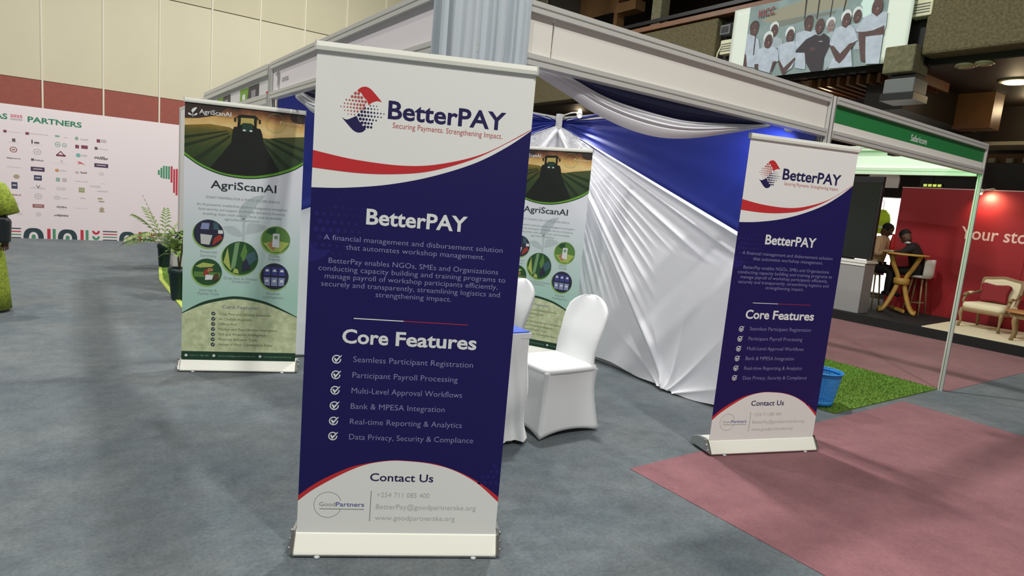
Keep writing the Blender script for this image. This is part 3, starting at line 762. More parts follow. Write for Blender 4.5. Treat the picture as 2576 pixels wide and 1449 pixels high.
o = MB().grid(fan_drape(side, CY + .05, Y1 - .04, (Y1 - .03, 2.40), .386, 3.57), 420, 200).build('white_drape', 'drape_white')
tag(o, 'white drape fanning over the right side wall, pinned at the floor', 'drape')
o = MB().grid(upper_drape(side, CY + .05, Y1 - .04, (Y1 - .03, 2.40), .386, 2.475), 200, 80).build('blue_drape', 'drape_blue')
tag(o, 'royal blue drape across the upper right side wall of the booth', 'drape')
o = MB().grid(fan_drape(back, CX + .04, X1 - .06, (X1 - .05, 2.40), .40, 2.6), 360, 170).build('white_drape', 'drape_white')
tag(o, 'white drape fanning over the back wall behind the agriculture banners', 'drape')
o = MB().grid(upper_drape(back, CX + .04, X1 - .06, (X1 - .05, 2.40), .40, 2.475), 180, 70).build('blue_drape', 'drape_blue')
tag(o, 'royal blue drape on the upper back wall of the booth', 'drape')

# swags under the fascia beams
def interp(tab, x):
    for (x0, y0), (x1, y1) in zip(tab, tab[1:]):
        if x <= x1:
            t = (x - x0) / (x1 - x0); return y0 + (y1 - y0) * t
    return tab[-1][1]
SB = smooth_pts([(1.86, 2.19), (1.92, 2.165), (2.14, 2.10), (2.29, 2.05), (2.55, 2.0), (2.82, 1.985), (3.10, 2.015), (3.41, 2.08), (3.65, 2.135), (3.88, 2.19)], 4)
ST = smooth_pts([(1.86, 2.215), (2.03, 2.212), (2.14, 2.19), (2.36, 2.14), (2.62, 2.115), (2.98, 2.105), (3.29, 2.13), (3.64, 2.17), (3.88, 2.205)], 4)
def swag_white(wfn, lo, hi):
    def fn(u, v):
        x = lo + (hi - lo) * u; zb, zt = interp(SB, x), interp(ST, x)
        e = min(1, u / .12, (1 - u) / .1)
        w_ = max(0, v - .38) / .62
        d = 0.025 * math.sin(v * PI) * e + e * 0.018 * ((1 - abs(math.sin(w_ * 9.4))) ** 1.3 - .4) * min(1, w_ * 5)
        return wfn(x, zb + (zt - zb) * v, d)
    return fn
def swag_dark(wfn, lo, hi, top):
    def fn(u, v):
        x = lo + (hi - lo) * u; zb = interp(ST, x) - .02
        e = min(1, u / .1, (1 - u) / .1)
        z = zb + (max(top, zb + .01) - zb) * v
        d = -0.02 + e * 0.012 * math.sin(v * 16 + 1.3)
        return wfn(x, z, d)
    return fn
fr = lambda x, z, d: (x, CY + .055 - d, z)
o = MB().grid(swag_white(fr, 1.87, 3.87), 90, 40).build('swag', 'drape_white'); tag(o, 'white pleated swag hanging below the right fascia beam', 'swag')
o = MB().grid(swag_dark(fr, 1.9, 3.9, 2.26), 90, 24).build('swag', 'drape_navy'); tag(o, 'dark blue swag tucked behind the white one under the right fascia', 'swag')
lf = lambda x, z, d: (CX + .055 - d, CY + Y1 - (x - 1.413 + CY) , z)
o = MB().grid(swag_white(lf, 1.87, 3.87), 90, 40).build('swag', 'drape_white'); tag(o, 'white pleated swag below the left fascia, mostly behind the front banner', 'swag')
o = MB().grid(swag_dark(lf, 1.9, 3.9, 2.26), 90, 24).build('swag', 'drape_navy'); tag(o, 'dark blue swag under the left fascia beam', 'swag')

# grey cloth draped over the near corner of the fascia
def corner_drape(u, v):
    z = 1.0 + (2.53 - 1.0) * v
    gath = 0.55 + 0.45 * min(1, max(0, (z - 1.2) / 1.0))
    L = 0.115 * gath; R_ = 0.36 * gath
    s = -L + (L + R_) * u
    fold = 0.022 * math.sin(u * 41 + 2.0 * math.sin(u * 9)) + 0.010 * math.sin(u * 83)
    d = 0.045 + fold * (0.6 + 0.5 * (1 - v))
    if v > .985: d -= .05
    k = max(-1, min(1, s / .05))      # round the corner
    if s < 0: x, y = CX - d, CY - s - d * (1 + k) * 1.0
    else: x, y = CX + s - d * (1 - k), CY - d
    return (x, y, z)
o = MB().grid(corner_drape, 150, 50).build('corner_drape', 'drape_grey', solid=0.003); tag(o, 'grey cloth bunched over the near corner of the white fascia', 'drape')

# small lamps of the booth
def arm_lamp(label, base, head, aim, color, power, size=.025, mt='lamp_soft'):
    t = thing('arm_lamp', label, 'lamp', base)
    b = Vector(base); h = Vector(head) - b
    MB().tube([(0, 0, 0), h * .5 + Vector((0, 0, .01)), h], .007, 8).build('arm', 'stand_white', t)
    dirv = (Vector(aim) - Vector(head)).normalized()
    MB().tube([h - dirv * .03, h + dirv * .03, h + dirv * .05], [.018, .03, .034], 12).build('head', 'stand_white', t)
    MB().ball(h + dirv * .05, size).build('bulb', mt, t)
    MB().box(-.018, .018, -.018, .018, -.03, .015).build('clamp', 'aluminium', t)
    d = bpy.data.lights.new('arm_lamp_bulb', 'SPOT'); d.energy = power; d.color = color; d.spot_size = 1.9; d.spot_blend = .8; d.shadow_soft_size = .04
    o = bpy.data.objects.new('arm_lamp_bulb', d); COL.objects.link(o); o.location = Vector(head) + dirv * .09
    o.rotation_euler = dirv.to_track_quat('-Z', 'Y').to_euler()
    return t
arm_lamp('white arm lamp on the front right post shining on the blue drape', (4.40, CY + .05, 2.26), (4.20, 2.66, 2.25), (4.44, 3.05, 1.95), (.96, .98, 1.0), 55, .015)
arm_lamp('white arm lamp with a glowing bulb at the back corner post', (X1 - .03, Y1 - .06, 2.49), (4.36, 5.16, 2.50), (3.9, 4.6, 1.3), (.97, .98, 1.0), 48, .022, 'lamp_glow')

# ------------------------------------------------------------------ table and covered chairs
tb = thing('table', 'table under a white pleated skirt with a royal blue top', 'table', (2.02, 3.62, 0))
HX, HY = .38, .50
MB().box(-HX, HX, -HY, HY, .715, .735).build('top_board', 'table_blue', tb)
MB().box(-HX - .004, HX + .004, -HY - .004, HY + .004, .735, .742).build('blue_cloth', 'table_blue', tb)
def skirt(u, v):
    per = 4 * (HX + HY); s = u * per; z = .012 + .72 * v
    pts = [(-HX, -HY), (HX, -HY), (HX, HY), (-HX, HY), (-HX, -HY)]
    for (a, b) in zip(pts, pts[1:]):
        L = math.hypot(b[0] - a[0], b[1] - a[1])
        if s <= L + 1e-9: break
        s -= L
    dx, dy = (b[0] - a[0]) / L, (b[1] - a[1]) / L
    nx, ny = dy, -dx
    x, y = a[0] + dx * s, a[1] + dy * s
    low = (1 - v)
    w = (0.010 * math.sin(u * 150 + 5 * v) + .006 * math.sin(u * 330 + 9 * v)) * (.25 + low)
    diag = 0.02 * math.sin((u * per * 9 - z * 14)) * low
    corner = min(s, L - s)
    fl = 0.012 + 0.03 * low * math.exp(-corner / .08)
    return (x + nx * (w + diag + fl), y + ny * (w + diag + fl), z + .02 * low * low * math.sin(u * 40))
MB().grid(skirt, 300, 26).build('skirt', 'cover_white', tb)
for sx in (-1, 1):
    for sy in (-1, 1): MB().box(sx * (HX - .05) - .018, sx * (HX - .05) + .018, sy * (HY - .05) - .018, sy * (HY - .05) + .018, 0, .715).build('leg', 'aluminium', tb)
MB().box(-HX - .012, HX + .012, -HY - .014, HY + .014, .70, .733).build('skirt_band', 'cover_white', tb)

def rrect(hx, hy, r, n=6):
    pts = []
    for (cx, cy, a0) in ((hx - r, hy - r, 0), (-hx + r, hy - r, PI / 2), (-hx + r, -hy + r, PI), (hx - r, -hy + r, 3 * PI / 2)):
        for i in range(n + 1):
            t = a0 + PI / 2 * i / n; pts.append((cx + r * math.cos(t), cy + r * math.sin(t)))
    return pts
def make_chair(label, loc, rz):
    t = thing('banquet_chair', label, 'chair', loc, rz, 'white covered chairs at the table')
    # skirt lofted from the seat edge to the flared feet
    m = MB(); rings = []; N = 4 * 12
    def section(z):
        f = (0.45 - z) / .45
        pts = []
        hx = .225 - .022 * math.sin(min(1, f * 2.2) * PI / 2) + .06 * f ** 1.5
        hy = .215 - .018 * math.sin(min(1, f * 2.2) * PI / 2) + .05 * f ** 1.5
        for sd in range(4):
            for i in range(12):
                q = i / 12 * 2 - 1
                inn = (1 - q * q) * (.008 + .022 * f ** 1.2) * (1 if f > .12 else f / .12)
                zz = z + (.030 * (1 - abs(q) ** 2.2) * f ** 6)
                if sd == 0: p = (-hx * q * -1, -hy + inn)
                elif sd == 1: p = (hx - inn, hy * q)
                elif sd == 2: p = (-hx * q, hy - inn)
                else: p = (-hx + inn, -hy * q)
                rr = 0.02
                pts.append((p[0], p[1], zz))
        return pts
    lev = [.45, .435, .40, .35, .29, .22, .15, .09, .04, .008]
    for z in lev: rings.append(section(z))
    vs = [p for r in rings for p in r]; fs = []
    for j in range(len(lev) - 1):
        for i in range(N):
            i2 = (i + 1) % N; fs.append((j * N + i, (j + 1) * N + i, (j + 1) * N + i2, j * N + i2))
    m.add(vs, fs, 0, True)
    m.build('skirt', 'cover_white', t, solid=.004)
    # cushioned seat
    m = MB(); rs = []
    for hx, hy, z in ((.205, .195, .425), (.226, .216, .435), (.232, .222, .452), (.226, .216, .468), (.20, .19, .478), (.10, .095, .483)):
        rs.append([(x, y, z) for x, y in rrect(hx, hy, min(.045, hy * .6))])
    n = len(rs[0]); vs = [p for r in rs for p in r]
    fs = [(j * n + i, j * n + (i + 1) % n, (j + 1) * n + (i + 1) % n, (j + 1) * n + i) for j in range(len(rs) - 1) for i in range(n)]
    fs.append(tuple(range((len(rs) - 1) * n, len(rs) * n)))
    m.add(vs, fs, 0, True); m.build('seat', 'cover_white', t)
    # rounded crown back, leaning away
    m = MB(); prof = [(.40, .205, .020), (.47, .205, .030), (.55, .200, .030), (.64, .205, .030), (.72, .213, .030), (.79, .214, .030), (.84, .200, .029), (.875, .165, .028), (.90, .125, .026), (.916, .085, .022), (.926, .035, .012)]
    vs = []; n = 28
    for z, w, dp in prof:
        xo = .185 + (z - .45) * .27 + .05 * max(0, z - .45) ** 2
        for i in range(n):
            a = 2 * PI * i / n; c_, s_ = math.cos(a), math.sin(a)
            vs.append((xo + dp * math.copysign(abs(c_) ** .7, c_) + .02 * (abs(s_) ** 2) * -1 * (1 if z > .5 else 0), w * math.copysign(abs(s_) ** .75, s_), z))
    fs = [(j * n + i, j * n + (i + 1) % n, (j + 1) * n + (i + 1) % n, (j + 1) * n + i) for j in range(len(prof) - 1) for i in range(n)]
    fs.append(tuple(range((len(prof) - 1) * n, len(prof) * n)))
    m.add(vs, fs, 0, True); m.build('backrest', 'cover_white', t)
    return t
c1 = make_chair('white stretch covered banquet chair nearest the right banner', (2.80, 3.33, 0), 0.0)
c2 = copy_tree(c1); c2.location = (2.74, 4.10, 0); c2.rotation_euler.z = 0.05
c2['label'] = 'white covered chair half hidden behind the front blue banner'

# ------------------------------------------------------------------ roll-up banner stands
def stand(t, deep=.17):
    prof = [(-.050, .012), (-.046, .020), (-.030, .045), (-.006, .082), (.004, .090), (.03, .094), (deep * .6, .086), (deep * .9, .062), (deep, .03), (deep, .012)]
    B_ = MB().extrude(prof, lambda a, b, w: (w, a, b), -.428, .428).build('base', 'stand_white', t, bevel=.003)
    lip = [(-.054, .006), (.0, .006), (.0, .013), (-.054, .013)]
    MB().extrude(lip, lambda a, b, w: (w, a, b), -.432, .432).build('base_edge', 'chrome', B_)
    for s in (-1, 1):
        capp = [(a * 1.04 - .002, b * 1.03) for a, b in prof]
        MB().extrude(capp, lambda a, b, w: (w, a, b), s * .428, s * .446).build('end_cap', 'chrome', B_, bevel=.004)
        m = MB(); 
        for (a, b) in ((-.030, .03), (-.012, .06), (.012, .085)): m.ball((s * .447, a, b), .009, n=8)
        m.build('cap_screw', 'chrome', B_)
        m = MB(); m.lathe([(.012, 0), (.013, .006), (.008, .010)], 12, (s * .33, -.052, 0)); m.build('foot_pad', 'clear_pad', B_)
    MB().box(-.03, .03, -.01, deep + .05, .002, .012).build('rear_foot', 'aluminium', t)
    MB().tube([(0, .035, .06), (0, .035, 1.0), (0, .03, 2.06)], .008, 10).build('pole', 'aluminium', t)
    m = MB(); m.extrude([(-.012, 2.058), (.012, 2.058), (.014, 2.072), (.010, 2.09), (-.010, 2.09), (-.014, 2.072)], lambda a, b, w: (w, a, b), -.429, .429)
    m.build('top_rail', 'stand_white', t)
    for s in (-1, 1): MB().box(s * .429 - .003, s * .429 + .003, -.014, .014, 2.056, 2.091).build('rail_cap', 'aluminium', t)

def make_better(label, loc, rz):
    t = thing('roll_up_banner', label, 'banner', loc, rz, 'payment service roll-up banners')
    stand(t)
    S = MB().box(-.425, .425, 0, .0012, .080, 2.062).build('graphic_sheet', 'navy_print', t)
    P = BAN
    # faint halftone watermark
    m = MB(); rr = random.Random(3)
    for j in range(8):
        for i in range(9):
            x = -400 + i * 28 + (j % 2) * 14; z = 1500 - j * 31
            rad = 11.5 - abs(j - 4) * 1.2 - i * .9
            if rad > 2.5 and x < -230 + j * 4 and not (j < 2 and i < 3 - j): m.disc(P, x, z, rad, k=1, n=14)
    m.poly(P, smooth_pts([(-424, 1330), (-400, 1300), (-372, 1296), (-340, 1294), (-372, 1262), (-400, 1248), (-424, 1246)], 4), .5)
    for j in range(5):
        for i in range(6):
            x = 300 + i * 24 + (j % 2) * 12; z = 405 - j * 26
            if x < 415 and z > 300 + (415 - x) * .2 and i + j > 3: m.disc(P, x, z, 8, k=1, n=12)
    m.build('watermark', 'navy_faint', S)['kind'] = 'stuff'
    top = smooth_pts([(-425, 1538), (-301, 1547), (-133, 1574), (37, 1621), (207, 1690), (333, 1767), (425, 1840)])
    MB().poly(P, top + [(425, 2062), (-425, 2062)], 1).build('top_panel', 'white_print', S)
    up = smooth_pts([(-425, 1682), (-264, 1660), (-73, 1654), (77, 1676), (247, 1735), (424, 1845)]); lo = smooth_pts([(-425, 1615), (-261, 1609), (-114, 1617), (35, 1643), (205, 1708), (353, 1795), (424, 1843)])
    MB().poly(P, lo + up[::-1], 2).build('swoosh', 'red_print', S)
    # emblem
    lg = MB()
    lg.poly(P, smooth_pts([(-269, 1924), (-254, 1937), (-237, 1941), (-221, 1936), (-203, 1921), (-173, 1890)], 5) + smooth_pts([(-191, 1892), (-210, 1884), (-224, 1872)], 4) + [(-225, 1880), (-231, 1892), (-238, 1896), (-246, 1906), (-255, 1918), (-262, 1918)], 2, 0)
    lg.poly(P, smooth_pts([(-322, 1817), (-304, 1810), (-283, 1819), (-267, 1828)], 4) + [(-262, 1820), (-258, 1811), (-248, 1802), (-241, 1792), (-228, 1781)] + smooth_pts([(-240, 1769), (-256, 1765), (-273, 1770), (-290, 1784), (-322, 1817)], 4), 2, 1)
    rows_r = [(1913, -275, 2, 5.6, 5.6), (1899, -287, 4, 5.2, 5.6), (1885, -308, 7, 3.0, 5.6), (1871, -314, 7, 2.6, 5.4), (1858, -327, 8, 2.2, 5.2), (1845, -312, 5, 2.2, 4.0), (1832, -299, 3, 2.0, 2.8)]
    for z, x0, n, r0, r1 in rows_r:
        for i in range(n): lg.disc(P, x0 + 12.2 * i, z, r0 + (r1 - r0) * i / max(1, n - 1), k=3, mi=2, n=12)
    rows_n = [(1872, -216, 3, 2.6, 2.0), (1860, -236, 5, 4.2, 2.0), (1846, -248, 8, 5.4, 2.2), (1832, -258, 8, 5.8, 2.4), (1818, -252, 6, 5.8, 3.0), (1804, -244, 4, 5.8, 4.0), (1790, -233, 3, 5.6, 4.6)]
    for z, x0, n, r0, r1 in rows_n:
        for i in range(n): lg.disc(P, x0 + 12.2 * i, z, r0 + (r1 - r0) * i / max(1, n - 1), k=3, mi=1, n=12)
    lg.build('emblem', ['red_print', 'navy_ink', 'tag_red'], S)['kind'] = 'stuff'
    MB().text(P, 'BetterPAY', -147, 1831, 318, 66, 2, 0, .022).build('logo_lettering', 'navy_ink', S)
    MB().text(P, 'Securing Payments. Strengthening Impact.', -126, 1796, 309, 21, 2).build('tagline_lettering', 'tag_red', S)
    MB().text(P, 'BetterPAY', -208, 1412, 196, 59, 2, 0, .024).build('title_lettering', 'white_ink', S)
    m = MB()
    for s, x0, z, x1 in (('A financial management and disbursement solution', -369, 1337, 350), ('that automates workshop management.', -281, 1303, 277), ('BetterPay enables NGOs, SMEs and Organizations', -346, 1245, 339), ('conducting capacity building and training programs to', -384, 1213, 372), ('manage payroll of workshop participants efficiently,', -358, 1182, 342), ('securely and transparently, streamlining logistics and', -371, 1150, 354), ('strengthening impact.', -154, 1118, 153)):
        MB().text(P, s, x0, z, x1, 21, 2, 0, -.007).build('body_lettering', 'pale_navy_ink', S)
    m = MB(); m.rect(P, -236, -35, 1022, 1026, 2, 0); m.rect(P, -35, 230, 1022, 1026, 2, 1); m.build('rule', ['white_ink', 'rule_red'], S)
    MB().text(P, 'Core', -278, 920, -92, 56, 2, 0, .024).build('section_lettering', 'white_ink', S); MB().text(P, 'Features', -62, 920, 274, 56, 2, 0, .024).build('section_lettering', 'white_ink', S)
    ck = None
    for i in range(6):
        z = 849 - 66.2 * i
        if ck is None:
            m = MB(); m.ring(P, 0, 0, 18.5, 4.6, 2, 0, .62, 2 * PI + .12)
            m.poly(P, [(-11, 3), (-5.5, 7), (-1, -1), (19, 19), (21, 17), (-.5, -12), (-3, -12)], 3)
            ck = m.build('check_mark', 'white_ink', S); o = ck
        else: o = ck.copy(); COL.objects.link(o)
        o.location = (-.296, 0, z * .001)
    m = MB()
    for i, (s, x1) in enumerate((('Seamless Participant Registration', 266), ('Participant Payroll Processing', 206), ('Multi-Level Approval Workflows', 230), ('Bank & MPESA Integration', 161), ('Real-time Reporting & Analytics', 239), ('Data Privacy, Security & Compliance', 293))):
        MB().text(P, s, -229, 841 - 67 * i, x1, 24, 2, 0, -.007).build('list_lettering', 'pale_navy_ink', S)
    aw = smooth_pts([(-425, 228), (-362, 281), (-250, 351), (-156, 395), (-60, 415), (19, 416), (118, 407), (220, 380), (325, 324), (425, 238)]); ar = smooth_pts([(-425, 252), (-344, 316), (-232, 376), (-156, 400), (-60, 417), (18, 418), (118, 410), (179, 396), (261, 366), (346, 320), (425, 262)])
    MB().poly(P, ar + [(425, 82), (-425, 82)], 1).build('arc_stripe', 'red_print', S)
    MB().poly(P, aw + [(425, 81), (-425, 81)], 2).build('contact_panel', 'white_print', S)
    MB().text(P, 'Contact Us', -133, 324, 135, 34, 3, 0, .012).build('contact_heading', 'navy_ink', S)
    m = MB(); m.ring(P, -302, 212, 58, 1.6, 3, 0, .36, 2 * PI - .30, 40); m.rect(P, -336, -150, 192.5, 195, 3, 0)
    m.text(P, 'Good', -337, 206, -272, 18, 3, 0, -.01); m.text(P, 'Partners', -269, 206, -151, 19, 3, 1, .012); m.rect(P, -126, -123.5, 140, 279, 3, 0)
    m.build('partner_mark', ['grey_ink', 'partner_blue'], S)
    m = MB()
    for s, x0, z, x1 in (('+254 711 085 400', -100, 251, 124), ('BetterPay@goodpartnerske.org', -101, 197, 329), ('www.goodpartnerske.org', -102, 146, 241)): MB().text(P, s, x0, z, x1, 22, 3, 0, -.006).build('contact_lettering', 'pale_grey_ink', S)
    return t
B1 = make_better('large blue and white payment banner standing in the foreground', (1.1727, 2.3209, 0), -.4758)
B2 = copy_tree(B1); B2.location = (3.8904, 2.3422, 0.003); B2.rotation_euler.z = -.311
B2['label'] = 'smaller looking blue payment banner on the right, standing by the mauve carpet edge'

gradient_mat('agri_body', [(0.0, (172, 212, 196)), (0.45, (208, 224, 222)), (0.8, (232, 234, 238)), (1.0, (236, 236, 240))], 'Z', 0.6, 1.65)
gradient_mat('agri_sky', [(0.0, (232, 176, 108)), (0.3, (240, 212, 146)), (0.55, (222, 178, 106)), (0.8, (138, 88, 54)), (1.0, (70, 50, 42))], 'Z', 1.82, 2.06, noise=.5, nscale=7)
gradient_mat('agri_field', [(0.0, (36, 52, 32)), (0.5, (58, 76, 36)), (0.85, (96, 94, 40)), (1.0, (150, 122, 50))], 'Z', 1.56, 1.92, noise=.15, nscale=14)
gradient_mat('agri_field_right', [(0.0, (40, 60, 40)), (0.5, (60, 80, 48)), (1.0, (78, 88, 46))], 'Z', 1.60, 1.88, noise=.15, nscale=14)
mat('agri_row', (36, 52, 28), .5); mat('agri_row2', (70, 84, 48), .5); mat('agri_black', (26, 30, 24), .5, var=.25, vscale=60); mat('agri_sky_dark', (62, 50, 44), .5); mat('tractor_glass', (196, 176, 96), .5); mat('tractor_green', (30, 62, 48), .5); mat('agri_lime', (112, 172, 56), .5); mat('agri_forest', (30, 66, 46), .5); mat('agri_ink', (44, 56, 60), .5); mat('agri_pale_ink', (150, 158, 160), .5); mat('agri_leaf', (190, 202, 202), .5); mat('agri_low', (222, 230, 186), .5, var=.4, vscale=16, rgb2=(178, 190, 146)); mat('agri_violet', (116, 122, 160), .5); mat('agri_list', (96, 108, 84), .5); mat('agri_gold', (246, 224, 180), .5); mat('agri_ring', (150, 190, 96), .5); mat('foot_ink', (128, 160, 140), .5)
for nm, c in dict(p_navy=(44, 46, 66), p_red=(160, 60, 48), p_paper=(204, 206, 200), p_green=(96, 138, 66), p_dgreen=(40, 82, 46), p_lime=(176, 190, 96), p_teal=(64, 98, 104), p_blue=(64, 70, 140), p_lblue=(140, 150, 190), p_white=(226, 230, 230), p_skin=(176, 128, 88), p_leaf2=(120, 160, 110), p_brown=(90, 66, 46)).items(): mat(nm, c, .5)
def make_agri(label, loc, rz):
    t = thing('roll_up_banner', label, 'banner', loc, rz, 'agriculture roll-up banners')
    stand(t)
    P = BAN
    S = MB().box(-.425, .425, 0, .0012, .080, 2.062).build('graphic_sheet', 'agri_body', t)
    arc = smooth_pts([(-425, 1694), (-315, 1621), (-175, 1568), (-34, 1554), (95, 1563), (239, 1603), (354, 1655), (425, 1700)]); arb = smooth_pts([(-425, 1666), (-314, 1595), (-175, 1546), (-33, 1529), (95, 1538), (240, 1575), (356, 1625), (425, 1674)])
    m = MB()
    m.poly(P, arb + [(425, 1900), (-425, 1900)], 1, 0)                              # dark green outer band
    band = [(a, b + 9) for a, b in arb]
    m.poly(P, band + arc[::-1], 2, 1)                                              # lime band
    m.build('arc_stripe', ['agri_forest', 'agri_lime'], S)
    m = MB()
    m.poly(P, [(-425, 1850), (425, 1850), (425, 2062), (-425, 2062)], 3, 0)
    m.poly(P, [(-425, 1940), (-330, 1950), (-200, 1985), (-120, 2062), (-425, 2062)], 4, 7)
    m.poly(P, [(300, 2062), (330, 2000), (380, 1985), (425, 1990), (425, 2062)], 4, 7)
    fl = [(a, b) for a, b in arc if a <= -20]; frr = [(a, b) for a, b in arc if a >= -40]
    m.poly(P, fl + [(-20, 1860), (-114, 1906), (-252, 1915), (-425, 1890)], 5, 1)
    m.poly(P, frr + [(425, 1890), (243, 1866), (125, 1842), (-30, 1842)], 6, 2)
    for (a, b, c, d) in (((-425, 1790), (-425, 1812), (-130, 1880), (-130, 1874)), ((-425, 1730), (-425, 1752), (-120, 1866), (-120, 1856)), ((-360, 1655), (-330, 1634), (-104, 1838), (-108, 1850))): m.poly(P, [a, d, c, b], 7, 3)
    for (a, b, c, d) in (((425, 1800), (425, 1770), (180, 1850), (190, 1856)), ((425, 1725), (405, 1695), (140, 1832), (150, 1840)), ((330, 1650), (300, 1630), (118, 1812), (124, 1826))): m.poly(P, [a, d, c, b], 7, 3)
    m.poly(P, [(-97, 1800), (129, 1815), (250, 1610)] + [q for q in arc[::-1] if -225 < q[0] < 245] + [(-240, 1594)], 8, 4)
    # tractor seen from behind
    m.poly(P, [(-100, 1800), (-92, 1885), (-84, 1912), (-52, 1918), (62, 1922), (104, 1916), (118, 1880), (130, 1812)], 9, 4)
    m.poly(P, [(-60, 1915), (-56, 1996), (-46, 2008), (66, 2012), (78, 2000), (76, 1918)], 9, 4)
    m.poly(P, [(-38, 1930), (-36, 1985), (56, 1989), (58, 1936), (38, 1950), (-18, 1948)], 10, 5)
    m.poly(P, [(-27, 1886), (-27, 1934), (-10, 1946), (34, 1948), (50, 1938), (52, 1886)], 10, 6)
    m.rect(P, -20, 0, 1888, 1900, 11, 8); m.rect(P, 28, 46, 1888, 1900, 11, 8)
    for sx, cz in ((-77, 1967), (98, 1970)): m.rect(P, sx - 7, sx + 7, cz - 15, cz + 15, 9, 4)
    m.poly(P, [(-70, 1984), (-54, 2000), (-50, 1994), (-66, 1980)], 9, 4); m.poly(P, [(92, 1986), (78, 2002), (74, 1996), (88, 1982)], 9, 4)
    m.build('field_photo', ['agri_sky', 'agri_field', 'agri_field_right', 'agri_row', 'agri_black', 'tractor_glass', 'tractor_green', 'agri_sky_dark', 'p_white'], S)
    m = MB(); m.text(P, 'AgriScanAI', -326, 1984, -104, 32, 12, 0, .012)
    m.poly(P, smooth_pts([(-372, 1982), (-380, 2000), (-366, 2018), (-342, 2026), (-350, 2008), (-364, 1990)], 4), 12)
    m.poly(P, [(-372, 1955), (-368, 1955), (-368, 1990), (-372, 1990)], 12); m.poly(P, smooth_pts([(-375, 1966), (-390, 1980), (-404, 1978), (-394, 1966), (-375, 1964)], 3), 12); m.poly(P, smooth_pts([(-365, 1966), (-350, 1982), (-338, 1982), (-346, 1968), (-365, 1964)], 3), 12)
    m.build('logo_lettering', 'white_ink', S)
    m = MB(); m.ring(P, 212, 1972, 70, 2, 12, 0); m.text(P, 'Partners', 246, 1968, 400, 24, 12, 1); m.build('partner_mark', ['agri_ring', 'agri_gold'], S)
    # pale seedling
    m = MB(); m.poly(P, smooth_pts([(150, 1413), (64, 1394), (-13, 1326), (-33, 1263), (-10, 1211), (40, 1250), (80, 1310), (150, 1413)], 5), 1); m.rect(P, -6, 14, 1020, 1225, 1)
    m.poly(P, smooth_pts([(-150, 1147), (-80, 1160), (-22, 1125), (-10, 1080), (-93, 1097), (-150, 1147)], 4), 1); m.poly(P, smooth_pts([(20, 1100), (41, 1190), (166, 1174), (110, 1126), (20, 1100)], 4), 1)
    m.build('seedling', 'agri_leaf', S)
    MB().text(P, 'AgriScanAI', -239, 1440, 234, 58, 2, 0, .012).build('title_lettering', 'agri_ink', S)
    m = MB()
    for s, x0, z, x1 in (('SMART FARMING FOR A FOOD SECURE AFRICA', -270, 1360, 261), ('An AI-powered, mobile-first platform designed to strengthen', -333, 1304, 320), ('food security and support smallholder farmers in Kenya by', -322, 1269, 307), ('enabling them with timely, local, and accessible', -290, 1234, 278), ('agricultural solutions', -135, 1201, 114)): MB().text(P, s, x0, z, x1, 18, 2).build('body_lettering', 'agri_pale_ink', S)
    for s, x0, z, x1 in (('Financial', -301, 938, -186), ('Summary', -301, 908, -186), ('Mobile', 194, 934, 276), ('Friendly', 194, 908, 284), ('Crop Pest & Disease', -132, 740, 114), ('Detection', -70, 716, 60), ('Harvest &', -303, 638, -179), ('Market Tools', -317, 610, -163), ('Weather', 181, 632, 288), ('Intelligence', 158, 602, 313)): MB().text(P, s, x0, z, x1, 20, 2).build('caption_lettering', 'agri_pale_ink', S)
    # round pictures
    def pic(cx, cz, r, base, items):
        m = MB(); mats = ['agri_ring', base]; m.disc(P, cx - 5, cz - 8, r + 4, k=3, mi=0, n=36); m.disc(P, cx, cz, r, k=4, mi=1, n=36)
        for i, (mt, pts) in enumerate(items):
            if mt not in mats: mats.append(mt)
            # clip to the circle by pulling points inside
            q = []
            for x, z in pts:
                L = math.hypot(x, z); s = min(1, .97 / L) if L > 0 else 1
                q.append((cx + x * r * s, cz + z * r * s))
            m.poly(P, q, 5 + i, mats.index(mt))
        m.build('round_picture', mats, S)
    pic(-245, 1089, 108, 'p_navy', [('p_paper', [(-.5, -.75), (.05, -.8), (.25, -.1), (-.55, -.05)]), ('p_red', [(.25, -.85), (.95, -.3), (.75, .02), (.35, -.3)]), ('p_lblue', [(-.55, .3), (.0, .3), (.05, .75), (-.45, .75)]), ('p_teal', [(.3, .3), (.7, .3), (.6, .75), (.3, .85)]), ('p_white', [(.62, .05), (.95, .05), (.93, .3), (.62, .3)])])
    pic(244, 1075, 106, 'p_green', [('p_lime', [(-.9, -.3), (-.3, -.95), (.4, -.9), (.95, -.2), (.2, -.1)]), ('p_skin', [(-.6, -.4), (-.2, -.85), (.1, -.4), (-.2, .0)]), ('p_dgreen', [(-.7, .5), (-.1, .3), (.0, .9), (-.5, .8)]), ('p_white', [(-.25, -.55), (.25, -.6), (.25, .45), (-.22, .45)]), ('p_leaf2', [(-.12, .05), (.12, .05), (.12, .3), (-.12, .3)])])
    pic(-15, 912, 131, 'p_dgreen', [('p_leaf2', [(-.6, -.9), (-.3, .9), (-.05, .95), (-.25, -.5)]), ('p_teal', [(.3, -.6), (.95, .0), (.8, .5), (.3, .2)]), ('p_lime', [(-.95, -.3), (-.7, .6), (-.6, -.1), (-.5, -.8)]), ('p_green', [(.0, .2), (.25, .95), (.4, .4), (.2, -.3)]), ('p_navy', [(.1, -.8), (.6, -.6), (.35, .0), (.15, -.2)]), ('p_lime', [(-.4, -.9), (-.05, -.95), (-.1, -.7), (-.3, -.6)])])
